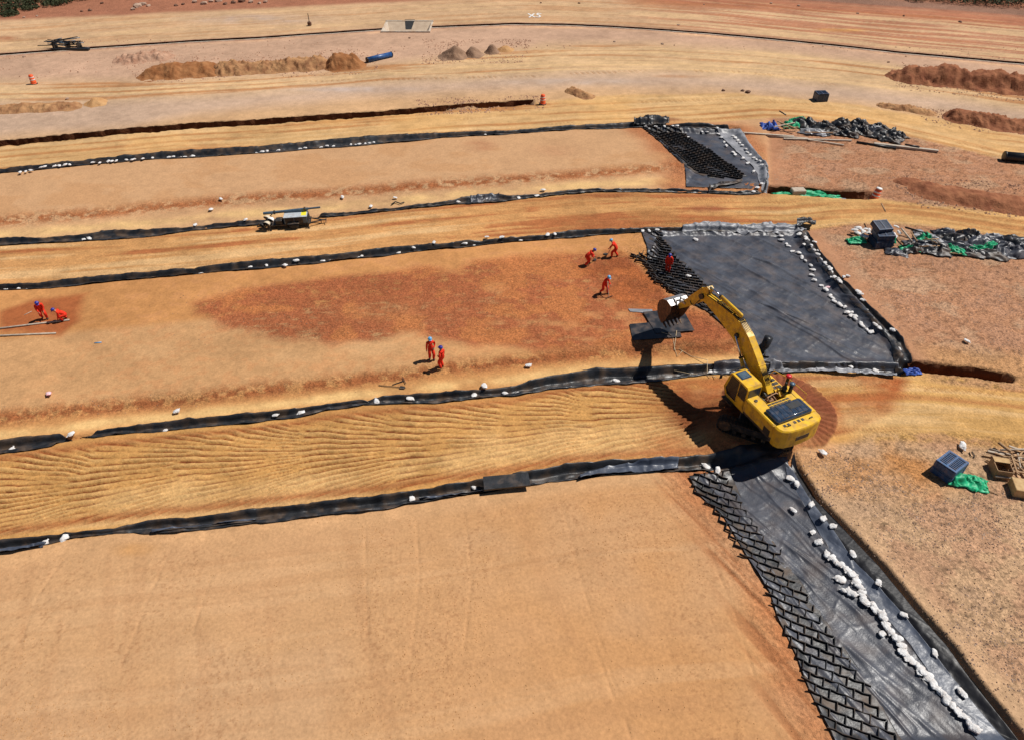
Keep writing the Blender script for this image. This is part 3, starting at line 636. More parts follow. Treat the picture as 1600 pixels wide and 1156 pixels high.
tag(sheet('liner_strip', [(1240,358),(1262,395),(1298,440),(1345,490),(1390,536),(1402,585)], [(1256,355),(1283,397),(1318,437),(1367,487),(1412,531),(1430,574)], 30, 220, M['liner'], R(-62), 261, .05, .10, .10),
    'black liner edge under the sandbags along the right side of the large panel', 'liner')
tag(sheet('liner_strip', [(1205,566),(1240,572),(1290,572),(1330,580),(1398,585)], [(1200,586),(1240,577),(1290,584),(1330,586),(1400,592)], 24, 140, M['liner_pale'], R(5), 271, .12, .10, .25),
    'loose grey liner flap folded over in front of the large panel', 'liner')
def band(key, label, seed, m, x0=None, x1=None, over=.06, amp=.06, lift=.03, dy=0.0, flap=0.0):
    """liner edge laid in its anchor trench"""
    yt, yb, xa, xb = BANDS[key]
    xa = P(x0[0], x0[1])[0] if x0 else xa; xb = P(x1[0], x1[1])[0] if x1 else xb
    n = max(60, int((xb-xa)/.10)); n = min(n, 620); nu = 20
    xs = np.linspace(xa, xb, n); t = np.linspace(0, 1, nu)
    top = yt(xs)+over+.10*fbm(xs*.5, xs*0, seed, 4, .6)+dy; bot = yb(xs)-over-flap+.26*fbm(xs*.35, xs*0+5, seed+1, 4, .6)+dy
    hh = np.maximum(top-bot, .22); md = (top+bot)/2; top, bot = md+hh/2, md-hh/2
    pinch = np.minimum(1, np.minimum(np.arange(n), np.arange(n)[::-1])/8.); mi_ = (top+bot)/2; top = mi_+(top-mi_)*pinch; bot = mi_+(bot-mi_)*pinch
    X = np.repeat(xs[:,None], nu, 1)+.05*fbm(np.repeat(xs[:,None], nu, 1)*2, t[None,:]*3+np.zeros((n,1)), seed+2, 2); Y = bot[:,None]*(1-t)+top[:,None]*t
    Z = terrain(X, Y, fine=False)+lift+wrinkle(X, Y, R(8), seed+4, amp)+.10*np.maximum(0, fbm(X*.9, t[None,:]*2.5+X*0, seed+9, 3))
    me = grid_mesh('liner_strip', np.stack([X, Y, Z], 2), nu, n); me.flip_normals(); me.materials.append(m)
    o = bpy.data.objects.new('liner_strip', me); COL.objects.link(o)
    so = o.modifiers.new('thickness', 'SOLIDIFY'); so.thickness = .006; so.offset = 1
    return tag(o, label, 'liner')
band('L1', 'black liner strip along the far edge of the farthest filled cell', 301, M['liner'])
band('L2', 'thin black liner strip running past the trailer towards the left edge', 311, M['liner'], x1=(430,348))
band('L2', 'thin black liner strip from the trailer to the far liner panel', 321, M['liner'], x0=(490,338))
band('L3', 'black liner strip with many sandbags along the far edge of the reddish cell', 331, M['liner'])
band('L4', 'short black liner strip at the left edge above the raked road', 341, M['liner'], x1=(114,684))
band('L4', 'black liner strip in the left half above the raked road', 351, M['liner'], x0=(126,682), x1=(585,629))
band('L4', 'wide black liner strip above the raked road running behind the excavator', 361, M['liner'], x0=(560,630))
band('L5', 'black liner strip along the near side of the raked road up to the black mat', 371, M['liner'], x1=(800,757))
band('L5', 'shiny black liner strip along the near side of the raked road right of the mat', 381, M['liner'], x0=(775,762))
def flap(label, pts, w, m, seed, lift=.10, amp=.08):
    l = [(x, y-w/2) for x, y in pts]; r = [(x, y+w/2) for x, y in pts]
    return tag(sheet('liner_flap', l, r, 14, 70, m, R(5), seed, amp, lift, .15), label, 'liner')
flap('bluish liner flap folded over the strip right of the black mat', [(905,742),(950,733),(1000,727),(1060,726)], 16, M['liner_blue'], 401, .22)
flap('bluish liner flap left of the black mat', [(655,781),(700,773),(755,765)], 8, M['liner_blue'], 402, .16)
flap('grey liner flap near the left end of the near strip', [(240,831),(300,825),(400,812)], 6, M['liner_blue'], 403, .18)
flap('grey dusty flap standing on the thin strip right of the trailer', [(735,313),(760,310),(780,309)], 8, M['liner_grey'], 404, .06, .12)
flap('black folded liner heap at the top of the fine cell mat', [(990,198),(1015,195),(1045,195)], 10, M['liner'], 405, .45, .16)
flap('black liner flap wrapped around the corner of the far panel', [(1108,298),(1122,291),(1140,289),(1160,285)], 7, M['liner'], 406, .14, .12)
flap('black liner tail hanging down at the far panel corner', [(1195,262),(1199,275),(1197,290),(1192,300)], 8, M['liner'], 407, .12, .10)
flap('black rumpled liner end at the far right corner of the large panel', [(1243,355),(1255,352),(1272,356)], 9, M['liner'], 408, .30, .2)
flap('grey liner flap under the excavator cab', [(1115,577),(1140,574),(1180,572)], 14, M['liner_grey'], 409, .16)
flap('bluish liner flap at the left end of the near strip', [(0,862),(40,857),(75,851)], 7, M['liner_blue'], 410, .16)

# ------------------------------------------------------------------ cell mats: each corrugated strip is a part
def cell_mat(label, poly, ang, pitch, cell, height, thick, seed):
    """each row is one welded strip with its staggered cross walls"""
    w = PL(poly); c = w.mean(0)
    root = empty('cell_mat', (c[0], c[1], float(terrain(np.array([c[0]]), np.array([c[1]]), fine=False)[0])))
    tag(root, label, 'cell mat'); r0 = root.location
    e1 = np.array([math.cos(ang), math.sin(ang)]); e2 = np.array([-e1[1], e1[0]])
    rel = w-c; a0, a1 = (rel@e1).min(), (rel@e1).max(); b0, b1 = (rel@e2).min(), (rel@e2).max(); rs = np.random.RandomState(seed)
    def warp(a_, b_):
        d = .16*fbm(a_*.45, b_*.45, seed, 2); e = .14*fbm(a_*.45, b_*.45, seed+5, 2)
        bb = b_+d+.022*np.sin(a_*2*math.pi/cell+b_*9); aa = a_+e
        return c[0]+aa*e1[0]+bb*e2[0], c[1]+aa*e1[1]+bb*e2[1]
    for k, b in enumerate(np.arange(b0-.2, b1+.2, pitch)):
        st = []; x = a0-.3+(cell/2 if k % 2 else 0)
        while x < a1+.3:                                    # stations: a thin one that carries a cross wall, then the cell span
            j = rs.uniform(-.05, .05)*cell; st += [(x+j, True), (x+j+thick, False), (x+j+cell*.5, False)]; x += cell
        A_ = np.array([q[0] for q in st]); rib = [q[1] for q in st]
        lx, ly = warp(A_, np.full(len(A_), b-thick/2)); ux, uy = warp(A_, np.full(len(A_), b+thick/2)); tx, ty = warp(A_, np.full(len(A_), b+pitch-thick*.6))
        def jit(x_, y_): return x_+.3*vnoise(x_*.9, y_*.9, seed+1), y_+.3*vnoise(x_*.9, y_*.9, seed+2)
        ok = sdf(w, *jit(lx, ly)) < 0; okt = sdf(w, *jit(tx, ty)) < .1
        zt = terrain(lx, ly, fine=False)+.05+height+.035*fbm(lx*.8, ly*.8, seed+3, 2); ztt = terrain(tx, ty, fine=False)+.05+height
        i = 0
        while i < len(A_):
            if not ok[i]: i += 1; continue
            j = i
            while j+1 < len(A_) and ok[j+1]: j += 1
            if j-i >= 2:
                bm = bmesh.new(); L_ = [bm.verts.new((lx[q]-r0.x, ly[q]-r0.y, zt[q]-r0.z)) for q in range(i, j+1)]; U_ = [bm.verts.new((ux[q]-r0.x, uy[q]-r0.y, zt[q]-r0.z)) for q in range(i, j+1)]
                for q in range(j-i):
                    bm.faces.new((L_[q], L_[q+1], U_[q+1], U_[q]))
                    if rib[i+q] and okt[i+q]:
                        dz = rs.uniform(-.03, .01); t0 = bm.verts.new((tx[i+q]-r0.x, ty[i+q]-r0.y, ztt[i+q]-r0.z+dz)); t1_ = bm.verts.new((tx[i+q+1]-r0.x, ty[i+q+1]-r0.y, ztt[i+q+1]-r0.z+dz)); bm.faces.new((U_[q], U_[q+1], t1_, t0))
                ex = bmesh.ops.extrude_face_region(bm, geom=bm.faces[:]); bmesh.ops.translate(bm, verts=[g_ for g_ in ex['geom'] if isinstance(g_, bmesh.types.BMVert)], vec=(0,0,-height)); bmesh.ops.recalc_face_normals(bm, faces=bm.faces)
                me = bpy.data.meshes.new('cell_strip'); bm.to_mesh(me); bm.free(); me.materials.append(M['cell']); o = bpy.data.objects.new('cell_strip', me); COL.objects.link(o); o.parent = root
            i = j+1
    return root
cell_mat('coarse black plastic cell mat on the near liner panel', [(1072,744),(1105,738),(1140,735),(1162,790),(1202,838),(1246,902),(1302,988),(1334,1034),(1362,1070),(1415,1165),(1300,1165),(1250,1066),(1240,1030),(1208,965),(1195,925),(1155,866),(1120,806),(1080,772)], R(-23), .38, .56, .14, .028, 501)
cell_mat('black plastic cell mat with a worker standing on it beside the large panel', [(1000,364),(1035,362),(1052,395),(1092,430),(1132,475),(1162,510),(1204,562),(1190,566),(1150,530),(1105,492),(1060,474),(1040,459),(1016,443),(1006,422),(975,403),(1018,397),(1018,376)], R(-20), .32, .50, .16, .04, 511)
cell_mat('fine dense black plastic cell mat of the farthest bed', [(1000,203),(1062,203),(1100,228),(1135,250),(1166,272),(1160,281),(1110,276),(1075,262),(1052,248),(1028,226)], R(-22), .36, .55, .16, .05, 521)

# ------------------------------------------------------------------ sandbags
def bag_mesh(seed, tied=True):
    """half-filled woven sack, flattened underneath, creased, gathered and tied at one end"""
    rnd = random.Random(seed); mb = MB(); n = 14; rings = 11; L = .46; W = .15; T = .145
    vs = []; ca = [rnd.uniform(-.03,.03) for _ in range(3)]
    for i in range(rings):
        t = i/(rings-1); prof = (math.sin(math.pi*min(1, t*.86+.06)))**.42
        if tied: prof *= 1 if t < .74 else (max(.25, 1-(t-.74)*5.5) if t < .88 else (.26 if t < .93 else .55))
        cx = (t-.5)*L; cy = ca[0]*math.sin(3*t)+ca[1]*math.sin(7*t)
        for j in range(n):
            q = 2*math.pi*j/n; k = 1+.14*(rnd.random()-.5)+.10*math.sin(3*q+5*t+seed)
            y = math.cos(q)*W*prof*k; z = T*.45+math.sin(q)*T*.55*prof*k*(1-.25*abs(t-.45))
            if math.sin(q) < -.3: z = max(z, .0)
            vs.append((cx+.03*(rnd.random()-.5), y+cy, z))
    fs = [(i*n+j, i*n+(j+1)%n, (i+1)*n+(j+1)%n, (i+1)*n+j) for i in range(rings-1) for j in range(n)]+[tuple(range(n-1,-1,-1)), tuple((rings-1)*n+j for j in range(n))]
    mb.add(vs, fs); me = mb.mesh('sandbag', seed % 2 == 0); me.materials.append(M['bag']); return me
BAGS = [bag_mesh(i, i % 4 != 3) for i in range(8)]
BAG_PINK = BAGS[0].copy(); BAG_PINK.materials.clear(); BAG_PINK.materials.append(M['bag_pink'])
_sup = {}
def bag(px, py, label, group=None, size=1.0, lift=.06, me=None):
    g = G(px, py); rz = random.uniform(0, 6.28)
    s = size*random.uniform(.74, 1.02)
    o = inst('sandbag', me or random.choice(BAGS), (g.x, g.y, g.z+lift), rz, (s, s*random.uniform(.9, 1.15), s*random.uniform(.85, 1.25)), None, (random.uniform(-.15, .15), random.uniform(-.2, .2)))
    return tag(o, label, 'sandbag', group)
def nth(i): return '%d%s' % (i, 'th' if 10 <= i % 100 <= 20 else {1:'st',2:'nd',3:'rd'}.get(i % 10, 'th'))
def bag_row(pts, label, group, size=1.0, lift=.09, key='y'):
    pts = sorted(pts, key=lambda p: p[1] if key == 'y' else p[0])
    for i, (x, y) in enumerate(pts):
        o = bag(x+random.uniform(-.6, .6), y+random.uniform(-.6, .6), '', group, size, lift)
        o['label'] = '%s white sandbag from the %s in the %s' % (nth(i+1), 'top' if key == 'y' else 'left', label)
def along(pts, n, jx, jy):
    d = np.array(pts, float); s = np.linspace(0, len(d)-1, n); i = np.arange(len(d))
    return [(float(np.interp(v, i, d[:,0]))+random.uniform(-jx, jx), float(np.interp(v, i, d[:,1]))+random.uniform(-jy, jy)) for v in s]
# near panel: thick row and the widely spaced outer row
bag_row([(1269,835),(1278,849)]+[(1291,868),(1297,874),(1304,879),(1311,884),(1318,890),(1323,895),(1313,906),(1308,903),(1330,900),(1334,906),(1336,912),(1318,922),(1325,925),(1333,930),(1342,920),(1345,926),(1347,934),(1350,941),(1356,945),(1362,948),(1366,955),(1372,958),(1377,963),(1380,970),(1382,977),(1386,984),(1378,990),(1391,990),(1396,996),(1402,1001),(1407,1009),(1410,1018),(1416,1024),(1420,1030),(1426,1036),(1432,1040),(1437,1049),(1443,1054),(1449,1060),(1455,1068),(1462,1076),(1470,1085),(1478,1094),(1486,1103),(1494,1112),(1503,1122),(1512,1132),(1521,1142)],
        'thick row on the near panel', 'thick sandbag row on the near panel', 1.02, .13)
bag_row([(1265,794),(1283,817),(1299,829),(1330,871),(1370,917),(1410,965),(1458,1024),(1500,1085)], 'widely spaced outer row of the near panel', 'spaced outer sandbag row', 1.0, .10)
for q, lb in (((1238,800),'white sandbag lying alone on the upper part of the near panel'), ((1233,752),'white sandbag at the top corner of the near panel'), ((1242,762),'second white sandbag below the top corner of the near panel'), ((1121,737),'white sandbag at the upper end of the coarse cell mat'), ((1104,720),'white sandbag on the black strip at the edge of the excavator shadow')): bag(*q, lb, None, 1.1, .12)
# large panel, right edge
bag_row(along([(1218,368),(1236,388),(1262,410),(1272,436),(1296,462),(1318,480),(1340,502),(1362,520)], 26, 3, 2)+along([(1250,372),(1262,388),(1280,402),(1288,418),(1300,436),(1312,450)], 16, 4, 3)+[(1372,517),(1366,512),(1330,488),(1336,494)],
        'right edge row of the large panel', 'sandbags along the large panel', .95, .14)
bag_row([(1285,404),(1287,412),(1300,423),(1318,436),(1312,433),(1324,434),(1340,458),(1344,462),(1348,470),(1352,486),(1278,392),(1272,380),(1265,374),(1260,366),(1258,380)], 'loose bags strewn right of the large panel', 'sandbags strewn beside the large panel', .9, .05)
bag(1293,450, 'pink printed sandbag in the right edge row of the large panel', None, 1, .16, BAG_PINK)
for q, lb in (((1395,517),'white sandbag lying alone right of the large panel corner'), ((1406,543),'white sandbag at the front right corner of the large panel'), ((1372,573),'white sandbag on the flap before the large panel'), ((1330,569),'small white sandbag at the front edge of the large panel'),
              ((1087,374),'white sandbag on the far left part of the large panel'), ((1075,431),'white sandbag on the cell mat right of the standing worker'), ((1510,536),'white sandbag lying alone on the right ground')): bag(*q, lb, None, 1, .10)
# far panel
bag_row([(1008,203),(1024,203),(1037,204),(1050,203),(1057,203)], 'short row above the fine cell mat', 'sandbags above the fine cell mat', .9, .12, 'x')
bag_row([(1097,208),(1105,208),(1075,214)], 'few bags lying on the far panel', 'sandbags on the far panel', .9, .12, 'x')
bag_row([(1120,206),(1123,210),(1126,215),(1131,222),(1135,228),(1146,239),(1149,242),(1160,248),(1169,255),(1178,268)], 'inner row of the far panel', 'inner sandbag row of the far panel', .9, .14)
bag_row([(1145,213),(1149,216),(1152,220),(1156,224),(1160,229),(1165,235),(1168,239),(1172,243),(1178,248),(1187,255),(1191,260),(1181,251)], 'outer row of the far panel', 'outer sandbag row of the far panel', .95, .14)
# strip of the farthest cell (L1)
bag_row([(35,277),(44,276),(52,274),(68,269),(73,268),(88,268),(95,267),(105,266),(112,265),(148,262),(158,262),(172,260),(178,259),(185,259),(200,257),(208,257),(212,256),(226,255),(240,252),(265,250),(272,250),(283,248),(290,248),(302,247),(310,246),(333,244),(345,243),(380,240),(387,240),(402,241),(410,241),(418,240),(435,239),(470,236),(478,236),(502,233),(512,233),(522,232),(548,230),(556,229),(562,229),(571,228),(578,227),(585,227),(635,221),(758,208),(768,208),(830,206),(845,205)],
        'row along the farthest strip', 'sandbags along the farthest strip', .95, .14, 'x')
# thin strip (L2)
for q, lb in (((330,330),'round white sandbag on the ground above the thin strip, left of the trailer'), ((346,315),'white sandbag farthest up the slope left of the trailer'), ((306,354),'white sandbag on the thin strip left of the trailer'), ((130,373),'white sandbag on the thin strip near the left edge'), ((138,370),'second white sandbag on the thin strip near the left edge'), ((384,346),'white sandbag on the strip just behind the trailer'),
              ((535,311),'white sandbag on the bare slope right of the trailer'), ((580,325),'upright white sandbag on the thin strip right of the trailer'), ((618,312),'pale sandbag high on the slope above the thin strip'), ((716,315),'white sandbag on the thin strip left of the grey flap'), ((762,309),'white sandbag on the grey flap of the thin strip'), ((810,309),'small white sandbag right of the grey flap'), ((839,306),'small white sandbag beside the paired bags on the thin strip'), ((848,300),'large white sandbag on the thin strip past mid photo'), ((1177,300),'white sandbag at the right end of the thin strip'), ((1182,297),'second white sandbag at the right end of the thin strip'), ((1189,292),'last white sandbag at the right end of the thin strip')): bag(*q, lb, None, 1, .10)
# strip of the reddish cell (L3)
bag_row([(8,456),(28,455),(42,454),(58,452),(66,451),(80,449),(115,444),(136,442),(158,441),(174,438),(197,438),(207,437),(220,436),(232,436),(242,434),(279,431),(289,430),(301,429),(315,428),(325,426),(337,426),(348,425),(360,424),(372,423),(383,422),(395,421)], 'left close row of the reddish cell', 'left sandbag row of the reddish cell', 1.0, .13, 'x')
bag_row([(390,414),(415,410),(462,405),(503,403),(515,402),(482,411),(505,409),(518,407),(548,403),(447,421),(560,397),(564,397),(578,401),(590,400),(622,391),(646,387),(645,394),(678,382),(726,380),(741,380),(761,375),(785,375),(744,384),(764,382),(527,407)], 'middle loose row of the reddish cell', 'middle sandbag row of the reddish cell', .95, .13, 'x')
bag_row([(803,377),(813,373),(848,374),(855,369),(866,367),(887,372),(899,371),(912,368),(924,367),(939,368),(947,368),(958,366),(985,365),(1004,365),(1014,365),(1026,364)], 'right row of the reddish cell', 'right sandbag row of the reddish cell', 1.0, .13, 'x')
# raked road, far strip (L4)
for q, lb in (((16,701),'white sandbag on the short strip at the left edge'), ((112,681),'white sandbag at the right end of the short left strip'), ((257,671),'crumpled white sandbag on the left part of the raked road strip'), ((430,645),'upright white sandbag with a tied neck above the raked road'), ((469,641),'white sandbag next right of the upright one above the raked road'), ((589,627),'wide white sandbag above the middle of the raked road'), ((641,620),'white sandbag below the lying tools'), ((741,616),'white sandbag on the strip below the two standing workers'), ((757,607),'white sandbag on the pale soil below the two standing workers'), ((790,614),'white sandbag on the strip right of that pair'), ((809,611),'white sandbag lying at the bend of the wide black strip'), ((826,574),'upright white sandbag standing on the clod edge'), ((965,588),'white sandbag on the widest part of the black strip'), ((1112,576),'white sandbag on the strip just left of the cab'), ((80,623),'white and pink sandbag on the left fill'), ((278,645),'small grey stone bag on the pale soil at left')): bag(*q, lb, None, 1.12, .10, BAG_PINK if q[0] == 80 else None)
for q, lb in (((70,849),'white sandbag at the left end of the near strip'), ((100,842),'small white sandbag on the near strip at left'), ((643,777),'white sandbag on the near strip left of the black mat'), ((740,756),'tiny white sandbag touching the black mat'), ((1503,700),'large white sandbag right of the blue crates'), ((1284,709),'grey white sandbag beside the tracked disc')): bag(*q, lb, None, 1.15 if q[0] != 1503 else 1.5, .12)

# ------------------------------------------------------------------ people
def ik(a, b, l1, l2, pole):
    a, b, pole = Vector(a), Vector(b), Vector(pole); d = b-a; L = min(d.length, (l1+l2)*.999); u = d.normalized()
    x = (l1*l1-l2*l2+L*L)/(2*L); h = math.sqrt(max(1e-6, l1*l1-x*x))
    p = pole-u*pole.dot(u); p.normalize(); return a+u*x+p*h, a+u*L
def person(loc, rz, label, helmet, pelvis=(0,0,.93), lean=0.0, feet=((.06,.12,0),(-.06,-.12,0)), hands=((.12,.30,.85),(.12,-.30,.85)), headdown=0.0, scale=1.0, group=None):
    """body in one skin: x forward, y left, z up"""
    root = empty('person', loc, rz); root.scale = (scale*.885,)*3; tag(root, label, 'person', group)
    pv = Vector(pelvis); up = Vector((math.sin(lean), 0, math.cos(lean))); fw = Vector((math.cos(lean), 0, -math.sin(lean)))
    V = []; E_ = []; Rr = []
    def add(p, r, par=None):
        V.append(Vector(p)); Rr.append(r if isinstance(r, tuple) else (r, r))
        if par is not None: E_.append((par, len(V)-1))
        return len(V)-1
    seg = []
    p0 = add(pv, (.175,.15)); p1 = add(pv+up*.20, (.175,.145), p0); p2 = add(pv+up*.40, (.195,.15), p1); ch = pv+up*.50
    p3 = add(ch, (.14,.12), p2); nk = ch+up*.10+fw*.02; p4 = add(nk, .062, p3)
    hl = lean*.6+headdown; hup = Vector((math.sin(hl), 0, math.cos(hl))); hf = Vector((math.cos(hl), 0, -math.sin(hl)))
    h1 = nk+hup*.10+hf*.015; p5 = add(h1, (.085,.098), p4); h2 = nk+hup*.21; p6 = add(h2, (.080,.092), p5)
    add(h1+hf*.118-hup*.005, .018, p5)                                           # nose
    for s in (1, -1): add(h1+Vector((0, s*.098, 0)), .018, p5)                    # ears
    for s, ft, hd in ((1, feet[0], hands[0]), (-1, feet[1], hands[1])):
        hip = pv+Vector((0, s*.10, -.06)); ft = Vector(ft); an = ft+Vector((0,0,.09))
        kn, an = ik(hip, an, .44, .43, (1, s*.15, .1))
        i = add(hip, .125, p0); i = add((hip+kn)/2, .122, i); i = add(kn, .102, i); i = add((kn+an)/2+Vector((-.015,0,.05)), .098, i); i = add(an, .078, i); add(an+Vector((.15, s*.02, -.05)), (.045,.036), i)
        sh = ch+Vector((0, s*.20, 0))-up*.03; el, wr = ik(sh, hd, .29, .26, (-.8, s*.6, -.3))
        i = add(sh, .092, p3); i = add((sh+el)/2, .082, i); i = add(el, .074, i); i = add(wr, .042, i)
        d = (wr-el).normalized(); side = d.cross(Vector((0, s, .3))).normalized(); pl = add(wr+d*.07, (.036,.022), i); seg.append(wr+d*.09)
        for k in range(4):
            o = side*(.030-.020*k); f1 = add(wr+d*(.115-.004*abs(k-1))+o, .0095, pl); add(wr+d*(.15-.006*abs(k-1))+o+Vector((0,-s*.02,-.012)), .0085, f1)
        tb = add(wr+d*.06+side*.045, .011, pl); add(wr+d*.10+side*.062, .0095, tb)
    me = bpy.data.meshes.new('body'); me.from_pydata([tuple(v) for v in V], E_, [])
    ob = bpy.data.objects.new('body_rig', me); COL.objects.link(ob)
    sk = ob.modifiers.new('skin', 'SKIN'); sk.use_smooth_shade = True
    for i, r in enumerate(Rr): me.skin_vertices[0].data[i].radius = r
    me.skin_vertices[0].data[0].use_root = True
    sb = ob.modifiers.new('sub', 'SUBSURF'); sb.levels = 1; sb.render_levels = 1
    dg = bpy.context.evaluated_depsgraph_get(); bme = bpy.data.meshes.new_from_object(ob.evaluated_get(dg)); bpy.data.objects.remove(ob)
    bme.name = 'body'; bme.materials.clear()
    for m in ('coverall', 'skin', 'boot'): bme.materials.append(M[m])
    mi = []
    for f in bme.polygons:
        c = Vector(f.center)
        if (c-h1).length < .17 and (c-nk).dot(hup) > .02: mi.append(1)
        elif min((c-q).length for q in seg) < .11: mi.append(1)
        elif c.z < .13: mi.append(2)
        else: mi.append(0)
    bme.polygons.foreach_set('material_index', mi); bme.polygons.foreach_set('use_smooth', [True]*len(mi))
    b = bpy.data.objects.new('body', bme); COL.objects.link(b); b.parent = root
    # hard hat with brim
    mb = MB(); m3 = Matrix((hf, Vector((0,1,0)), hup)).transposed()
    mb.lathe([(.135,.0),(.142,.015),(.138,.06),(.115,.11),(.075,.14),(.02,.152)], h1+hup*.055, 14, m3); mb.box(h1+hup*.06+hf*.15, (.08,.17,.012), m3, .004)
    mb.box(h1+hup*.20, (.20,.03,.02), m3, .006)
    mb.build('hard_hat', helmet, root, True)
    mb = MB()
    for s in (1, -1): mb.lathe([(.001,-.008),(.012,0),(.001,.008)], h1+hf*.094+Vector((0, s*.035, 0))+hup*.02, 6, m3)
    mb.build('eyes', M['boot'], root)
    return root
def tool(name, a, b, label, cat, head='rake', r=.02, m=None):
    """long-handled tool from grip a to working end b"""
    a, b = Vector(a), Vector(b); root = empty(name, b); tag(root, label, cat)
    mb = MB(); mb.tube([a-b, Vector((0,0,.02))], r, 6); mb.build('handle', m or M['wood_grey'], root)
    d = (b-a); d.z = 0; d.normalize(); sd = Vector((-d.y, d.x, 0)); mb = MB()
    if head == 'rake':
        mb.bar(-sd*.28+Vector((0,0,.03)), sd*.28+Vector((0,0,.03)), .03, .03)
        for k in range(9): mb.bar(sd*(-.26+.065*k)+Vector((0,0,.03)), sd*(-.26+.065*k)+Vector((0,0,-.05)), .012, .012)
    else:
        c, s_ = d, sd; mb.add([c*0+s_*.11, c*0-s_*.11, c*.26-s_*.10, c*.33, c*.26+s_*.10, c*0+s_*.11+Vector((0,0,.03)), -s_*.11+Vector((0,0,.03)), c*.26-s_*.10+Vector((0,0,.03)), c*.33+Vector((0,0,.03)), c*.26+s_*.10+Vector((0,0,.03))], [(0,1,2,3,4),(9,8,7,6,5),(0,5,6,1),(1,6,7,2),(2,7,8,3),(3,8,9,4),(4,9,5,0)])
    mb.build('head', M['dark'], root); return root
def Gp(px, py): return G(px, py)
person(Gp(675,566), R(-70), 'person in red coverall and light blue helmet, farther of the standing pair', M['helmet_light'], feet=((.10,.11,0),(-.06,-.11,0)), hands=((.10,.20,.98),(.02,-.28,.84)), scale=1.02)
person(Gp(692,578), R(150), 'person in red coverall and dark blue helmet, nearer of the standing pair', M['helmet_dark'], feet=((.02,.12,0),(.06,-.12,0)), hands=((.16,.16,1.05),(.06,-.28,.84)), scale=1.02)
w = person(Gp(943,463), R(-40), 'person in red coverall raking the soil near the bucket', M['helmet_light'], pelvis=(-.06,0,.90), lean=R(24), feet=((.22,.13,0),(-.26,-.13,0)), hands=((.42,.10,.92),(.26,-.08,1.12)), headdown=R(15))
rw = w.matrix_basis
tool('rake', rw @ Vector((.20,-.08,1.30)), G(951,470,.03), 'long wooden rake held by the raking worker', 'rake')
w = person(Gp(917,419), R(10), 'person in red coverall bending forward left of the other shovelling worker', M['helmet_dark'], pelvis=(-.10,0,.86), lean=R(52), feet=((.20,.15,0),(-.22,-.14,0)), hands=((.62,.12,.62),(.50,-.06,.80)), headdown=R(5))
rw = w.matrix_basis; tool('shovel', rw @ Vector((.40,-.06,.98)), G(928,413,.05), 'shovel held by the bending worker', 'shovel', 'shovel')
w = person(Gp(960,406), R(160), 'person in red coverall with light blue helmet shovelling nearest the cell mat', M['helmet_light'], pelvis=(-.08,0,.88), lean=R(38), feet=((.22,.14,0),(-.22,-.14,0)), hands=((.52,.10,.72),(.36,-.08,.92)), headdown=R(10))
rw = w.matrix_basis; tool('shovel', rw @ Vector((.28,-.08,1.08)), G(949,403,.05), 'shovel held by the worker nearest the cell mat', 'shovel', 'shovel')
person(G(1043,425,.12), R(-110), 'person in red coverall standing on the cell mat', M['helmet_dark'], feet=((.06,.10,0),(-.05,-.10,0)), hands=((.10,.24,.86),(.10,-.24,.86)), lean=R(6), headdown=R(15))
person(Gp(73,502), R(-55), 'person in red coverall leaning by the poles at the left edge', M['helmet_dark'], pelvis=(-.06,0,.84), lean=R(22), feet=((.14,.13,0),(-.18,-.13,0)), hands=((.30,.14,.80),(.26,-.16,.78)), headdown=R(18))
person(Gp(105,504), R(-150), 'person in red coverall crouching over the end of the pole', M['helmet_dark'], pelvis=(-.12,0,.52), lean=R(48), feet=((.16,.14,0),(-.12,-.14,0)), hands=((.46,.14,.16),(.44,-.12,.16)), headdown=R(0))

# ------------------------------------------------------------------ poles at the left, tools, mats
def rod(name, a, b, r, label, cat, m, dz=None, square=False, group=None):
    A, B = G(*a), G(*b); A.z += r if dz is None else dz; B.z += r if dz is None else dz
    mb = MB(); c = (A+B)/2
    if square: mb.bar(A-c, B-c, r*2, r*1.2, bev=.006)
    else: mb.tube([A-c, B-c], r, 8)
    return tag(mb.build(name, m, None, not square, c), label, cat, group)
rod('screed_pole', (-40,524), (111,505), .055, 'long grey screed pole ending at the crouching worker', 'pole', M['wood_grey'])
rod('screed_pole', (-40,532), (90,526), .055, 'long grey screed pole lying nearest at the left edge', 'pole', M['wood_grey'])
rod('tool_handle', (40,497), (52,491), .02, 'short pale tool handle left of the leaning worker', 'tool', M['wood_grey'])
rod('tool_handle', (150,541), (161,540), .03, 'bluish tool lying on the fill below the poles', 'tool', M['helmet_light'])
def mat_board(pts, th, label, m, lift):
    w = [G(*p) for p in pts]; z = max(p.z for p in w)+lift; c = sum(w, Vector())/len(w)
    n = len(w); vs = [(p.x-c.x, p.y-c.y, z-c.z+random.uniform(-.01,.03)) for p in w]; vs += [(x, y, q+th) for x, y, q in vs]
    mb = MB().add(vs, [tuple(range(n-1,-1,-1)), tuple(range(n, 2*n))]+[(i, (i+1)%n, (i+1)%n+n, i+n) for i in range(n)])
    return tag(mb.build('plastic_board', m, None, False, c), label, 'board')
mat_board([(983,512),(1056,506),(1064,532),(988,537)], .025, 'lower dark plastic board under the bucket', M['board'], .02)
mat_board([(1004,494),(1065,488),(1084,523),(1024,527)], .025, 'upper dark plastic board lying under the bucket', M['board'], .07)
mat_board([(981,488),(1018,489),(1020,495),(984,492)], .02, 'thin grey plastic offcut beside the boards', M['liner_pale'], .02)
mb_ = mat_board([(755,753),(825,747),(829,766),(757,773)], .10, 'black rectangular mat lying on the near strip', M['liner'], .30)
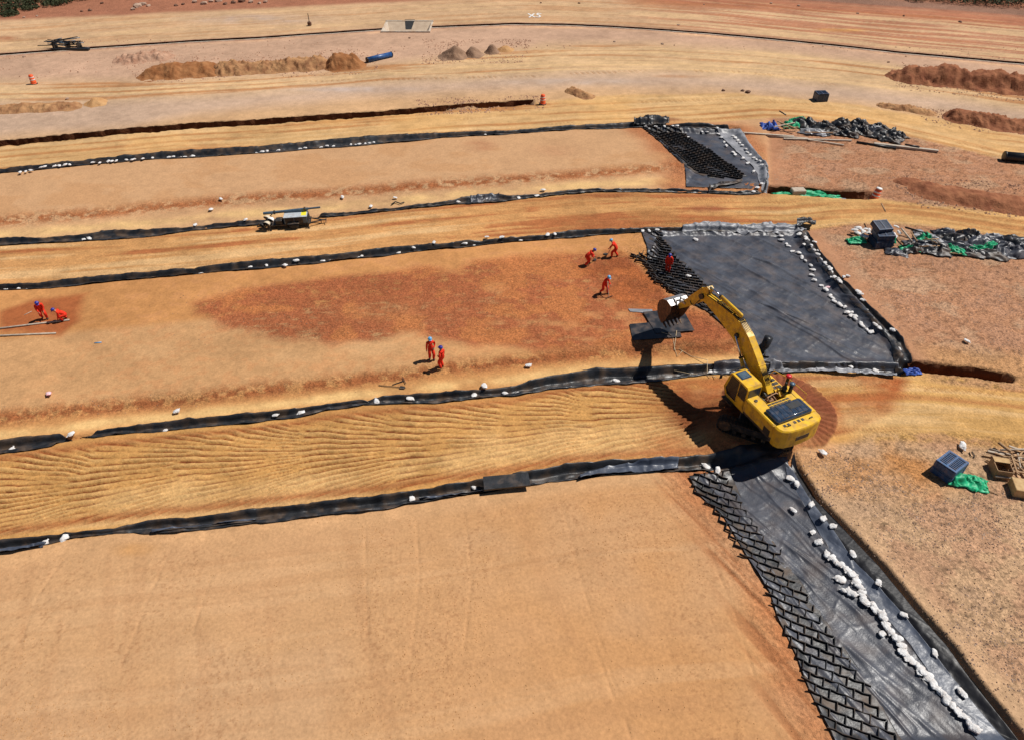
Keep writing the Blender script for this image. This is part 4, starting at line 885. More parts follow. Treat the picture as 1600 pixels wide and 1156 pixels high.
# lying shovel, pick and blue bundle
tool('shovel', G(592,604,.04), G(625,607,.04), 'shovel lying on the pale soil below the standing pair', 'shovel', 'shovel', .02, M['dark'])
tool('pickaxe', G(613,603,.04), G(632,597,.05), 'pickaxe lying beside the shovel', 'pickaxe', 'rake', .025, M['dark'])

# ------------------------------------------------------------------ excavator
def side_poly(cl):
    """(x, z, half depth) centre line to a closed side profile"""
    up, dn = [], []
    for i, (x, z, h) in enumerate(cl):
        a = cl[max(0, i-1)]; b = cl[min(len(cl)-1, i+1)]; dx, dz = b[0]-a[0], b[1]-a[1]; L = math.hypot(dx, dz)
        up.append((x-dz/L*h, z+dx/L*h)); dn.append((x+dz/L*h, z-dx/L*h))
    return up+dn[::-1]
def excavator():
    gzv = 0.47
    root = empty('excavator', (EXC[0], EXC[1], gzv), EXC_HEAD); root.scale = (.87,.87,.87)
    tag(root, 'yellow tracked excavator with its boom over the reddish cell', 'excavator')
    Y_ = M['yellow']; D = M['dark']
    def part(n, mb, m, par=root, smooth=False): return mb.build(n, m, par, smooth)
    # undercarriage, turned relative to the house
    tr = Matrix.Rotation(R(40), 4, 'Z'); t3 = tr.to_3x3()
    mb = MB(); mb.box((0,0,.62), (2.2,1.9,.35), t3, .06); part('carbody', mb, D); mb = MB(); mb.lathe([(.80,.42),(.82,.5),(.82,1.10),(.76,1.15)], (0,0,0), 24); part('slew_ring', mb, D)
    shoe = MB().box((0,0,0), (.175,.62,.035)); [shoe.box((dx,0,.03), (.018,.60,.045)) for dx in (-.06,0,.06)]; shoe_me = shoe.mesh('track_shoe'); shoe_me.materials.append(M['track'])
    for s in (1, -1):
        path = []; L2, Rr_ = 1.72, .42
        for k in range(46):
            d = k/46*(4*L2+2*math.pi*Rr_)
            if d < 2*L2: p = (-L2+d, Rr_*2); a = 0
            elif d < 2*L2+math.pi*Rr_: q = (d-2*L2)/Rr_; p = (L2+Rr_*math.sin(q), Rr_+Rr_*math.cos(q)); a = q
            elif d < 4*L2+math.pi*Rr_: q = d-2*L2-math.pi*Rr_; p = (L2-q, 0); a = math.pi
            else: q = (d-4*L2-math.pi*Rr_)/Rr_; p = (-L2-Rr_*math.sin(q), Rr_-Rr_*math.cos(q)); a = math.pi+q
            path.append((p, a))
        mb = MB(); mb.box(t3 @ Vector((0, s*1.28, .47)), (3.5,.34,.42), t3, .05)
        trk = part('track', mb, D)
        for (p, a) in path:
            o = inst('track_shoe', shoe_me, tr @ Vector((p[0], s*1.28, p[1]+.05)), 0, (1,1,1), trk); o.rotation_euler = (tr @ Matrix.Rotation(a, 4, 'Y')).to_euler()
        for x, r, n in ((1.72,.36,'idler_wheel'), (-1.72,.36,'drive_sprocket')):
            mb = MB(); mb.lathe([(r*.4,-.26),(r,-.24),(r,.24),(r*.4,.26)], tr @ Vector((x, s*1.28, .47)), 20, t3 @ Matrix.Rotation(R(90), 3, 'X')); part(n, mb, M['track'], trk)
        for x in (-1.1,-.55,0,.55,1.1):
            mb = MB(); mb.lathe([(.13,-.22),(.14,0),(.13,.22)], tr @ Vector((x, s*1.28, .2)), 12, t3 @ Matrix.Rotation(R(90), 3, 'X')); part('track_roller', mb, M['track'], trk)
    # house
    mb = MB(); mb.box((-.45,0,1.26), (4.5,2.9,.22), None, .04); part('deck', mb, D)
    mb = MB(); mb.box((-1.05,1.08,1.84), (2.55,.84,.98), None, .06); ls = part('left_side_body', mb, Y_)
    for x in (-1.9,-1.1,-.3):
        mb = MB(); mb.box((x,1.505,1.8), (.72,.02,.74), None, .004); part('door', mb, Y_, ls)
    mb = MB(); mb.box((-1.95,1.52,1.62), (.5,.02,.42)); part('grille', mb, M['rubber'], ls)
    mb = MB(); mb.lathe([(.10,0),(.10,.05),(.05,.06)], (-.35,1.12,2.33), 12); part('filler_cap', mb, D, ls)
    mb = MB(); mb.box((-1.15,-1.08,1.84), (2.35,.84,.98), None, .06); part('right_side_body', mb, Y_)
    mb = MB(); mb.box((.72,-1.10,1.66), (1.35,.78,.62), None, .05); mb.box((1.45,-1.10,1.47), (.32,.72,.24), None, .03); fb = part('fuel_tank_step', mb, Y_)
    mb = MB(); [mb.box((.35+.3*k,-1.1,1.975), (.22,.55,.012)) for k in range(3)]; part('anti_slip_plate', mb, D, fb)
    mb = MB(); mb.box((-1.0,0,2.30), (.46,1.5,.10), None, .02); lv = part('louvre_deck', mb, Y_)
    for k in range(12):
        mb = MB(); mb.box((-1.09+.18*(k % 2),-.62+.25*(k//2),2.358), (.12,.21,.012)); part('louvre', mb, D, lv)
    mb = MB(); mb.box((-1.78,.05,2.40), (1.12,2.42,.36), None, .09); hd = part('engine_hood', mb, M['hood'])
    for k in range(7):
        mb = MB(); mb.box((-1.78,-.95+.32*k,2.585), (.98,.03,.02), None, .004); part('hood_rib', mb, M['hood'], hd)
    mb = MB(); mb.tube([(-2.24,-.85,2.60),(-2.24,.85,2.60)], .025, 8); part('hood_handle', mb, M['chrome'], hd, True)
    mb = MB(); mb.box((-1.62,-.42,2.588), (.42,.8,.012)); mb.box((-1.62,-.1,2.594), (.30,.05,.012)); part('hood_grille', mb, M['rubber'], hd)
    # counterweight with rounded rear
    prof = [(-2.36,-1.48),(-2.36,1.48),(-2.62,1.48),(-2.85,1.36),(-3.02,1.05),(-3.10,.5),(-3.12,0),(-3.10,-.5),(-3.02,-1.05),(-2.85,-1.36),(-2.62,-1.48)]
    n = len(prof); rings = [(1.0,.93,-.02),(1.12,1.0,0),(2.12,1.0,0),(2.26,.985,0),(2.34,.93,0)]; vs = []
    for z, k, _ in rings: vs += [(-2.36+(x+2.36)*k, y*(k if z > 2.3 else (k+1)/2), z) for x, y in prof]
    fs = [(r*n+i, r*n+(i+1)%n, (r+1)*n+(i+1)%n, (r+1)*n+i) for r in range(4) for i in range(n)]+[tuple(range(n-1,-1,-1)), tuple(4*n+i for i in range(n))]
    cw = part('counterweight', MB().add(vs, fs), Y_)
    for k in range(5):
        mb = MB(); mb.box((-2.55,.95-.27*k-(.15 if k > 1 else 0),2.345), (.18,.17,.014)); part('vent_slot', mb, D, cw)
    for y in (.75,-.75):
        mb = MB(); mb.tube([(-2.66,y-.12,2.33),(-2.66,y-.08,2.44),(-2.66,y+.08,2.44),(-2.66,y+.12,2.33)], .025, 6); part('lifting_eye', mb, D, cw)
    mb = MB(); mb.box((-3.10,0,1.62), (.05,.9,.30), None, .01); part('rear_plate', mb, D, cw)
    # cab
    cabp = [(.02,1.22),(1.62,1.22),(1.92,1.75),(1.60,2.98),(1.45,3.06),(.14,3.06),(.02,2.92)]
    mb = MB(); mb.prism(cabp, .52, 1.50); cab = part('cab', mb, Y_)
    def pane(n, pts, m=M['glass'], th=.012):
        p = [Vector(q) for q in pts]; nn = (p[1]-p[0]).cross(p[2]-p[0]).normalized(); c = sum(p, Vector())/len(p)
        k = len(p); vs = [q for q in p]+[q+nn*th for q in p]
        return part(n, MB().add(vs, [tuple(range(k-1,-1,-1)), tuple(range(k, 2*k))]+[(i, (i+1)%k, (i+1)%k+k, i+k) for i in range(k)]), m, cab)
    pane('side_window', [(.10,1.502,2.0),(.10,1.502,2.90),(.72,1.502,2.95),(.72,1.502,2.0)][::-1]); pane('side_window', [(.80,1.502,1.45),(.80,1.502,2.95),(1.46,1.502,2.95),(1.74,1.502,1.80),(1.56,1.502,1.45)][::-1])
    pane('side_window', [(.10,.518,2.0),(.10,.518,2.90),(1.44,.518,2.95),(1.70,.518,2.0)])
    pane('windscreen', [(1.925,.58,1.80),(1.925,1.44,1.80),(1.625,1.44,2.95),(1.625,.58,2.95)]); pane('lower_windscreen', [(1.65,.58,1.26),(1.65,1.44,1.26),(1.925,1.44,1.72),(1.925,.58,1.72)])
    pane('rear_window', [(.008,.60,2.05),(.008,.60,2.88),(.008,1.42,2.88),(.008,1.42,2.05)], M['hood'])
    mb = MB(); mb.box((1.10,1.01,3.075), (.62,.70,.03), None, .01); part('roof_hatch', mb, M['hood'], cab)
    mb = MB(); mb.box((1.10,1.01,3.097), (.48,.54,.012)); mb.box((.95,1.01,3.108), (.02,.4,.02)); part('hatch_glass', mb, M['teal'], cab)
    mb = MB(); mb.tube([(1.75,.56,2.9),(1.66,.56,3.12),(1.66,1.46,3.12),(1.75,1.46,2.9)], .025, 6); [mb.tube([(1.74-.0*k,.7+.2*k,2.92),(1.66,.7+.2*k,3.12)], .015, 5) for k in range(4)]; part('guard_rail', mb, D, cab)
    mb = MB(); mb.tube([(.75,1.53,1.5),(.75,1.58,1.6),(.75,1.58,2.2),(.75,1.53,2.3)], .018, 6); part('grab_handle', mb, D, cab)
    mb = MB(); mb.box((1.2,1.62,1.20), (.9,.26,.06)); part('cab_step', mb, D)
    mb = MB(); mb.tube([(1.9,1.48,2.5),(2.05,1.7,2.55)], .018, 6); mb.box((2.06,1.74,2.45), (.05,.2,.34), None, .015); part('mirror', mb, D)
    # machinery bay and stacks
    mb = MB(); mb.box((.35,.0,1.42), (1.9,.95,.10)); part('bay_floor', mb, M['rubber'])
    for pts, r, m in (([(-.65,.35,2.2),(-.35,.30,2.3),(-.3,-.35,2.35),(-.6,-.5,2.3)], .05, 'copper'), ([(-.5,.42,2.1),(.1,.38,2.0),(.35,.1,1.9)], .035, 'chrome'), ([(-.7,-.1,2.2),(-.2,-.15,2.25),(.25,-.3,2.0)], .04, 'copper'), ([(-.62,-.35,2.35),(-.15,-.62,2.42),(.1,-.75,2.3)], .06, 'yellow'), ([(-.5,.15,2.25),(-.2,.05,2.15),(.05,.3,1.8)], .03, 'rubber')):
        part('hydraulic_pipe', MB().tube(pts, r, 8), M[m], root, True)
    mb = MB(); mb.box((-.42,.12,2.0), (.34,.5,.34), None, .04); part('valve_block', mb, M['copper'])
    mb = MB(); mb.lathe([(.15,2.3),(.15,2.62),(.10,2.66),(.07,2.70),(.07,2.95),(.075,2.96)], (-.32,-.88,0), 14); part('exhaust_stack', mb, M['rubber'], root, True)
    mb = MB(); mb.lathe([(.12,2.92),(.16,2.95),(.16,3.02),(.02,3.06)], (-.55,-1.12,0), 16); cp = part('silencer_cap', mb, M['teal'], root, True); mb = MB(); mb.lathe([(.11,2.3),(.11,2.94)], (-.55,-1.12,0), 14); part('silencer', mb, M['rubber'], cp, True)
    mb = MB(); mb.lathe([(.09,2.25),(.09,3.05),(.13,3.08)], (-.08,-1.22,0), 14); pc = part('air_cleaner', mb, M['rubber'], root, True)
    mb = MB(); mb.lathe([(.15,3.08),(.17,3.11),(.16,3.20),(.08,3.24)], (-.08,-1.22,0), 16); part('red_cap', mb, M['red'], pc, True)
    mb = MB(); mb.tube([(.1,-1.45,2.0),(.1,-1.45,2.75),(1.2,-1.45,2.45),(1.5,-1.45,1.7)], .02, 6); mb.tube([(-1.4,-1.45,2.3),(-1.4,-1.45,2.8),(.1,-1.45,2.75)], .02, 6); part('handrail', mb, Y_)
    # boom, arm, cylinders, hoses
    oy = -.20
    def prism(cl, w, y=oy): return MB().prism(side_poly(cl), y-w/2, y+w/2)
    boom = part('boom', prism([(0,1.9,.24),(.5,2.28,.33),(1.3,2.85,.42),(2.1,3.36,.50),(2.7,3.62,.52),(3.3,3.78,.47),(4.2,3.98,.36),(5.0,4.13,.27),(5.45,4.20,.22)], .43), Y_)
    mb = MB(); mb.lathe([(.17,-.34),(.17,.34)], (5.5,oy,4.2), 16, Matrix.Rotation(R(90), 3, 'X')); part('pin', mb, D, boom); mb = MB(); mb.lathe([(.2,-.36),(.2,.36)], (0,oy,1.9), 16, Matrix.Rotation(R(90), 3, 'X')); part('pin', mb, D, boom)
    for y in (.30,-.30):
        mb = MB(); mb.lathe([(.13,-.05),(.13,.05)], (2.55,oy+y,3.45), 14, Matrix.Rotation(R(90), 3, 'X')); part('pin', mb, D, boom)
    for k in range(5):
        y = oy-.18+.09*k
        pts = [(.1,y,2.5),(.7,y,2.86),(1.4,y,3.33+.02),(2.1,y,3.90),(2.7,y,4.20),(3.4,y,4.30),(4.3,y,4.38),(5.2,y,4.42+.1*(k % 2))]
        part('hose', MB().tube(pts, .022, 6), D, boom, True)
    for x, z in ((.8,2.95),(1.6,3.52),(3.2,4.29),(4.4,4.40)):
        mb = MB(); mb.box((x,oy,z), (.06,.50,.05)); part('hose_clamp', mb, Y_, boom)
    arm = part('arm', prism([(5.22,4.86,.10),(5.42,4.58,.24),(5.62,4.22,.38),(6.1,3.68,.30),(6.6,3.08,.24),(7.05,2.50,.18),(7.2,2.32,.15)], .38), Y_)
    mb = MB(); mb.lathe([(.12,-.30),(.12,.30)], (7.2,oy,2.32), 14, Matrix.Rotation(R(90), 3, 'X')); part('pin', mb, D, arm)
    for pts in ([(5.1,oy+.1,4.45),(5.2,oy+.2,5.0),(5.75,oy+.12,4.85),(6.1,oy+.05,4.25)], [(5.6,oy+.24,3.9),(5.9,oy+.3,3.35),(6.2,oy+.22,3.3),(6.35,oy+.2,3.5)], [(5.2,oy-.1,4.45),(5.35,oy-.18,4.95),(5.8,oy-.12,4.75)]): part('hose', MB().tube(pts, .025, 6), D, arm, True)
    def cyl(n, a, b, f, r, m=Y_):
        a, b = Vector(a), Vector(b); c = a+(b-a)*f; o = part(n, MB().tube([a, a+(b-a)*.03, c], [r*.8, r, r], 14), m, root, True)
        part('rod', MB().tube([c-(b-a)*.02, b], r*.55, 10), M['chrome'], o, True); part('gland', MB().tube([c-(b-a)*.02, c+(b-a)*.01], r*1.12, 12), D, o, True); return o
    cyl('arm_cylinder', (2.75,oy,4.32), (5.25,oy,4.88), .66, .11)
    for y in (.40,-.40): cyl('boom_cylinder', (.85,oy+y,1.55), (2.55,oy+y*.9,3.45), .62, .105)
    cyl('bucket_cylinder', (5.72,oy,4.62), (6.98,oy,3.02), .70, .09)
    mb = MB(); [mb.bar((6.62,oy+y,3.02),(7.02,oy+y,3.04),.05,.13) for y in (.23,-.23)]; [mb.bar((7.02,oy+y,3.04),(7.55,oy+y,2.52),.05,.13) for y in (.15,-.15)]; part('bucket_link', mb, M['bucket'], arm)
    # bucket
    bx, bz = 9.02, 2.28; bw = 1.50
    outer = [(0,.16),(.38,.28),(.72,.16),(.98,-.12),(1.08,-.50),(1.00,-.90),(.80,-1.18),(.52,-1.36)]
    outer = [(x*1.28, z*1.22) for x, z in outer]; th = .05; inner = []
    for i, (x, z) in enumerate(outer):
        a = outer[max(0, i-1)]; b = outer[min(len(outer)-1, i+1)]; dx, dz = b[0]-a[0], b[1]-a[1]; L = math.hypot(dx, dz); inner.append((x+dz/L*th, z-dx/L*th))
    n = len(outer); vs = []
    for y in (-bw/2, bw/2): vs += [(bx+x, oy+y, bz+z) for x, z in outer]+[(bx+x, oy+y, bz+z) for x, z in inner]
    m2 = 2*n; mb = MB()
    fs = []
    for i in range(n-1): fs += [(i, i+1, m2+i+1, m2+i)]
    mb.add(vs, fs); mb.cur = 1
    fs = [(n+i+1, n+i, m2+n+i, m2+n+i+1) for i in range(n-1)]
    for o in (0, m2): fs += [(o+i, o+n+i, o+n+i+1, o+i+1) for i in range(n-1)]
    fs += [(0, m2, m2+n, n), (n-1, 2*n-1, m2+2*n-1, m2+n-1)]
    o0 = len(mb.v)-len(vs); mb.f += [tuple(q+o0 for q in f) for f in fs]; mb.mi += [1]*len(fs)
    bk = part('bucket', mb, [M['bucket'], M['bucket_in']])
    for y in (-bw/2-.02, bw/2+.02):
        mb = MB(); mb.prism([(bx+x, bz+z) for x, z in outer]+[(bx+.38, bz-1.24), (bx-.06, bz-.24)], oy+y-.02, oy+y+.02); part('side_plate', mb, M['bucket_in'], bk)
    for k in range(5):
        y = oy-.62+.31*k; mb = MB(); mb.bar((bx+.74,y,bz-1.60),(bx+.42,y,bz-1.76),.12,.10); mb.bar((bx+.44,y,bz-1.75),(bx+.24,y,bz-1.84),.08,.06); part('tooth', mb, M['track'], bk)
    for y in (-.42,.42):
        mb = MB(); mb.bar((bx+.48,oy+y,bz+.37),(bx+1.27,oy+y,bz-.17),.13,.03); part('wear_strip', mb, M['bucket'], bk)
    mb = MB(); [mb.prism([(bx-.12,bz-.05),(bx-.08,bz+.14),(bx+.25,bz+.40),(bx+.48,bz+.36),(bx+.60,bz+.18),(bx+.2,bz+.1)], oy+y-.03, oy+y+.03) for y in (.26,-.26)]; part('bucket_ear', mb, M['bucket'], bk)
    fam = [o for o in root.children if o.name.split('.')[0] in ('boom', 'arm', 'arm_cylinder', 'boom_cylinder', 'bucket_cylinder')]
    for o in fam+[c for f in fam for c in f.children]:
        for v in o.data.vertices: kz = float(np.interp(v.co.x, [2.7, 5.5, 7.2], [1.36, 1.12, .85])); v.co.x = .1+1.236*v.co.x; v.co.z = 1.95+kz*(v.co.z-1.9)
    for o in root.children:
        if o.name.split('.')[0] not in ('track', 'carbody'): o.location.z += .33
    return root
excavator()
# ropes lying between boards and strip
def rope(label, pts, r=.02, m='rope'):
    p = [G(x, y, r+.02+z) for x, y, z in pts]; c = p[0].copy(); return tag(MB().tube([q-c for q in p], r, 5).build('rope', M[m], None, True, c), label, 'rope')
rope('pale rope running from the boards towards the excavator cab', [(1056,524,.12),(1053,548,0),(1062,546,0),(1080,557,0),(1104,567,.2),(1106,580,.2),(1118,592,.1)])
rope('pale forked rope hanging off the boards', [(1032,527,.15),(1050,530,.02),(1054,545,0),(1058,558,0),(1066,549,0)])
rope('thin pale rope lying on the black strip left of the cab', [(1054,575,.1),(1080,577,.1),(1100,583,.1),(1110,590,.1)])
# black bent pipe standing behind the boom
c = G(1190,552); mb = MB(); mb.tube([(-.55,-.1,.2),(-.15,0,.24),(.1,.05,.5),(.22,.12,1.05)], [.24,.25,.25,.25], 16); bp_ = mb.build('bent_pipe', M['blackpipe'], None, True, c); tag(bp_, 'black bent pipe stub on the large panel behind the boom', 'pipe')

# ------------------------------------------------------------------ drainage ditch and culvert box
def ditch_side(off0, off1, z0, z1, name, m, seed):
    cxx = P(636, 45)[0]
    for xa, xb in ((P(-70,90)[0], cxx-3.1), (cxx+3.1, P(1690,108)[0])):
        xs = np.linspace(xa, xb, 220); rows = []
        for o, z in ((off0, z0), ((off0+off1)/2, (z0+z1)/2), (off1, z1)):
            y = gD(xs)+o+.05*fbm(xs*.5, xs*0, seed, 2); rows.append(np.stack([xs, y, xs*0+z+.02*fbm(xs*.8, xs*0, seed+1, 2)], 1))
        me = grid_mesh(name, np.stack(rows, 0), 220, 3); me.materials.append(m); o = bpy.data.objects.new(name, me); COL.objects.link(o); o['kind'] = 'structure'
ditch_side(-.40, -.60, .05, .05, 'ditch_lip', M['concrete'], 601)
ditch_side(-.58, -1.15, .03, -.06, 'ditch_shoulder', M['heap_pink'], 602)
ditch_side(.40, 1.15, .03, -.06, 'ditch_shoulder', M['heap_pink'], 604)
ditch_side(.42, .36, .04, -.62, 'ditch_wall', M['cut'], 603)
ditch_side(-.36, -.42, -.62, .05, 'ditch_wall', M['cut'], 606)
ditch_side(.40, -.40, -.60, -.60, 'ditch_floor', M['rock_dark'], 605)
cu = P(636, 45); rc = empty('culvert_box', (cu[0], cu[1]+.6, -.88)); tag(rc, 'pale concrete culvert basin with a dark outlet on the far ditch', 'culvert')
hx, hy, hz = 3.0, 2.3, .98; M['silt'] = heapmat('silted_concrete', (188,164,140), (208,186,160))
mb = MB(); mb.add([(-hx,hy,hz),(hx,hy,hz),(hx-.8,-hy+1.2,.05),(-hx+.8,-hy+1.2,.05),(-hx,hy+.2,hz),(hx,hy+.2,hz),(hx,hy+.2,-.2),(-hx,hy+.2,-.2)], [(0,3,2,1),(0,1,5,4),(4,5,6,7),(3,7,6,2),(0,4,7,3),(1,2,6,5)]); mb.build('back_slope', M['silt'], rc)
for s in (1, -1):
    mb = MB(); mb.add([(s*hx,hy,hz),(s*hx,-hy,hz),(s*(hx-.8),-hy+.2,.05),(s*(hx-.8),-hy+1.2,.05),(s*(hx+.22),hy,hz),(s*(hx+.22),-hy,hz),(s*(hx+.22),-hy,-.2),(s*(hx+.22),hy,-.2)], [(0,1,2,3),(0,4,5,1),(4,7,6,5),(3,2,6,7),(1,5,6,2),(0,3,7,4)]); mb.build('side_wall', M['concrete'], rc)
mb = MB(); mb.box((0,-hy+.75,.0), (2*hx-1.5,1.2,.10)); mb.build('floor_slab', M['silt'], rc)
mb = MB(); mb.box((0,-hy-.02,.92), (2*hx+.5,.22,.24), None, .03); mb.build('front_coping', M['concrete'], rc); mb = MB(); mb.box((0,hy+.18,.95), (2*hx+.5,.22,.26), None, .03); mb.build('back_coping', M['concrete'], rc)
mb = MB(); mb.add([(-.66,hy+.42,hz+.14),(.70,hy+.42,hz+.14),(.42,hy-1.9,.46),(-.36,hy-1.9,.46),(-.66,hy+.42,hz-.6),(.70,hy+.42,hz-.6),(.42,hy-1.9,-.1),(-.36,hy-1.9,-.1)], [(0,3,2,1),(0,1,5,4),(4,5,6,7),(0,4,7,3),(1,2,6,5),(2,3,7,6)]); mb.build('outlet', M['rubber'], rc)

# ------------------------------------------------------------------ raw cut faces of the open trenches
def cut_face(f, x0, x1, off, top, bot, seed, m, skip=None):
    xs = np.arange(x0, x1, .12); rows = []
    y = f(xs)+off+.16*fbm(xs*.9, xs*0, seed, 3)
    zt = terrain(xs, y+.35, fine=True)+top+.10*fbm(xs*2.2, xs*0, seed+2, 3)
    for k in range(6):
        t = k/5; rows.append(np.stack([xs+.05*fbm(xs*2, xs*0+t*3, seed+4, 2), y-.10*t+.12*fbm(xs*1.6, xs*0+t*2.2, seed+3, 3), zt*(1-t)+bot*t], 1))
    me = grid_mesh('trench_face', np.stack(rows, 0), len(xs), 6); me.materials.append(m); o = bpy.data.objects.new('trench_face', me); COL.objects.link(o); o['kind'] = 'structure'; return o
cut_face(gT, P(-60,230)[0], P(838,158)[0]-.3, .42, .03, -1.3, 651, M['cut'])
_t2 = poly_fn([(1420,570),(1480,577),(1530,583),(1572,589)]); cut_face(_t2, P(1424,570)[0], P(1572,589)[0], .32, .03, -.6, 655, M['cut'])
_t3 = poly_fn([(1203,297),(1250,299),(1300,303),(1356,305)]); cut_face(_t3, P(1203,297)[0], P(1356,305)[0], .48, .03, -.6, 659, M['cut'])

# ------------------------------------------------------------------ spoil heaps, each its own mound
def heap(axis, width, height, m, label, seed, rub=.12, cat='heap', flat=.0):
    A = [G(*p) for p in axis]; c = sum(A, Vector())/len(A); w = np.array([[p.x, p.y] for p in A])
    pad = width*.5+.4
    x0, x1, y0, y1 = w[:,0].min()-pad, w[:,0].max()+pad, w[:,1].min()-pad, w[:,1].max()+pad
    st = max(.09, math.sqrt((x1-x0)*(y1-y0)/9000)); nx, ny = int((x1-x0)/st)+2, int((y1-y0)/st)+2
    X, Y = np.meshgrid(np.linspace(x0, x1, nx), np.linspace(y0, y1, ny))
    if len(w) > 1: d, _, al = pdist(w, X, Y)
    else: d = np.hypot(X-w[0,0], Y-w[0,1]); al = X
    d = d+width*.16*fbm(X*.8, Y*.8, seed, 3); t = np.clip(1-d/(width*.5), -.2, 1)
    hgt = height*(sm(0, 1, np.minimum(1, t*1.15)))*(1+.55*fbm(al*.45, d*.2, seed+1, 3))
    cl = np.maximum(fbm(X*1.8, Y*1.8, seed+2, 4), -.1)+.5*np.maximum(fbm(X*4.5, Y*4.5, seed+3, 2), 0)
    Z = terrain(X, Y, fine=True)+np.where(t > 0, hgt+rub*2.0*cl*sm(0, .3, t), -.15)
    me = grid_mesh('spoil_heap', np.stack([X-c.x, Y-c.y, Z-c.z], 2), nx, ny, True)
    bm = bmesh.new(); bm.from_mesh(me); bm.verts.ensure_lookup_table(); tt = t.ravel()
    bmesh.ops.delete(bm, geom=[v for v in bm.verts if tt[v.index] < -.12], context='VERTS'); bm.to_mesh(me); bm.free()
    me.materials.append(m); o = bpy.data.objects.new('spoil_heap', me); COL.objects.link(o); o.location = c; return tag(o, label, cat)
heap([(248,116),(320,111)], 4.6, 1.05, M['heap_brown'], 'brown soil heap at upper left beside the rubble berm', 701, .06)
heap([(352,111),(420,108),(500,103)], 3.6, .85, M['heap_rubble'], 'long rubble berm at upper left between two brown heaps', 705, .22)
heap([(528,104),(552,102)], 3.6, 1.1, M['heap_brown'], 'short brown heap at the end of the rubble berm', 709, .12)
heap([(709,89)], 3.6, 1.0, M['heap_gravel'], 'largest grey gravel heap beside the far ditch', 713, .04)
heap([(741,86)], 2.6, .85, M['heap_gravel'], 'middle grey gravel heap beside the far ditch', 717, .04)
heap([(768,82)], 2.2, .8, M['heap_gravel'], 'smallest grey gravel heap, rightmost of three', 721, .04)
heap([(790,78)], 2.2, .35, M['heap_tan'], 'low orange brown soil patch right of the gravel heaps', 723, .04)
heap([(1420,122),(1500,130),(1600,140),(1700,150)], 4.8, 1.25, M['heap_red'], 'long reddish spoil bank at the upper right edge', 725, .22)
heap([(1495,186),(1550,196),(1640,206)], 3.2, .75, M['heap_red'], 'smaller reddish spoil bank below the long one', 729, .18)
heap([(1455,300),(1500,309),(1560,318),(1640,326)], 3.4, .55, M['heap_red'], 'smooth red brown mound at the right edge above the middle road', 733, .06)
heap([(1413,285),(1432,287)], 1.6, .3, M['heap_red'], 'small brown soil lump left of the smooth red brown mound', 735, .08)
heap([(-30,172),(40,170),(110,166)], 2.6, .4, M['heap_rubble'], 'low rubble ridge at the left edge above the long trench', 737, .12)
heap([(150,161)], 2.6, .6, M['heap_tan'], 'little tan heap at the end of the low rubble ridge', 741, .04)
heap([(200,94),(250,90)], 3.6, .55, M['heap_pink'], 'low pink grey rubble pile below the far ditch at left', 745, .22)
heap([(1385,167),(1420,172),(1450,178)], 1.8, .25, M['heap_rubble'], 'low line of rubble beside the yellow road at right', 749, .16)
heap([(895,144),(918,152)], 1.8, .35, M['heap_rubble'], 'small clod heap right of the end of the long trench', 753, .14)

# ------------------------------------------------------------------ rocks and scrub along the top edge
def rock_mesh(seed, m):
    rnd = random.Random(seed); bm = bmesh.new(); bmesh.ops.create_icosphere(bm, subdivisions=1, radius=.5)
    for v in bm.verts: v.co *= rnd.uniform(.65, 1.15); v.co.z *= .7
    me = bpy.data.meshes.new('rock'); bm.to_mesh(me); bm.free(); me.materials.append(m); return me
ROCKS = [rock_mesh(i, M['rock']) for i in range(4)]+[rock_mesh(9+i, M['rock_dark']) for i in range(3)]
n = 0
spots = [(214,12,1.6),(208,16,.9),(224,9,1.1),(232,11,.8),(141,18,.8),(128,19,.6),(238,2,1.5),(305,5,1.0),(318,7,1.2),(330,4,.9),(342,3,1.3),(352,7,.8),(365,5,1.0),(378,3,1.2),(392,4,1.0),(405,6,.8),(415,4,.9),(275,10,.8),(286,8,.7),(160,8,.7),(38,28,.5),(58,26,.5),(1248,10,.6),(1340,22,.5),(1412,26,.5),(1500,36,.6),(1205,6,.5),(1100,8,.4),(1245,64,.7),(1060,40,.5),(905,6,.5),(845,6,.4),(483,37,.6),(38,89,.5),(105,155,.6),(640,60,.4),(960,66,.4),(1035,70,.5),(1130,142,.5),(1160,143,.5),(1388,98,.4),(1168,145,.8)]
spots.sort(key=lambda p: p[0])
for i, (x, y, sc) in enumerate(spots):
    g = G(x, y); g.z += .06*max(0, min(60, g.y-float(gA(np.array([g.x]))[0])-4)); o = inst('rock', ROCKS[i % 7], (g.x, g.y, g.z+.1*sc), random.uniform(0, 6), (sc, sc*random.uniform(.7, 1.1), sc*.8)); tag(o, '%s rock from the left among loose rocks across the far ground' % nth(i+1), 'rock', 'loose rocks on the far ground')
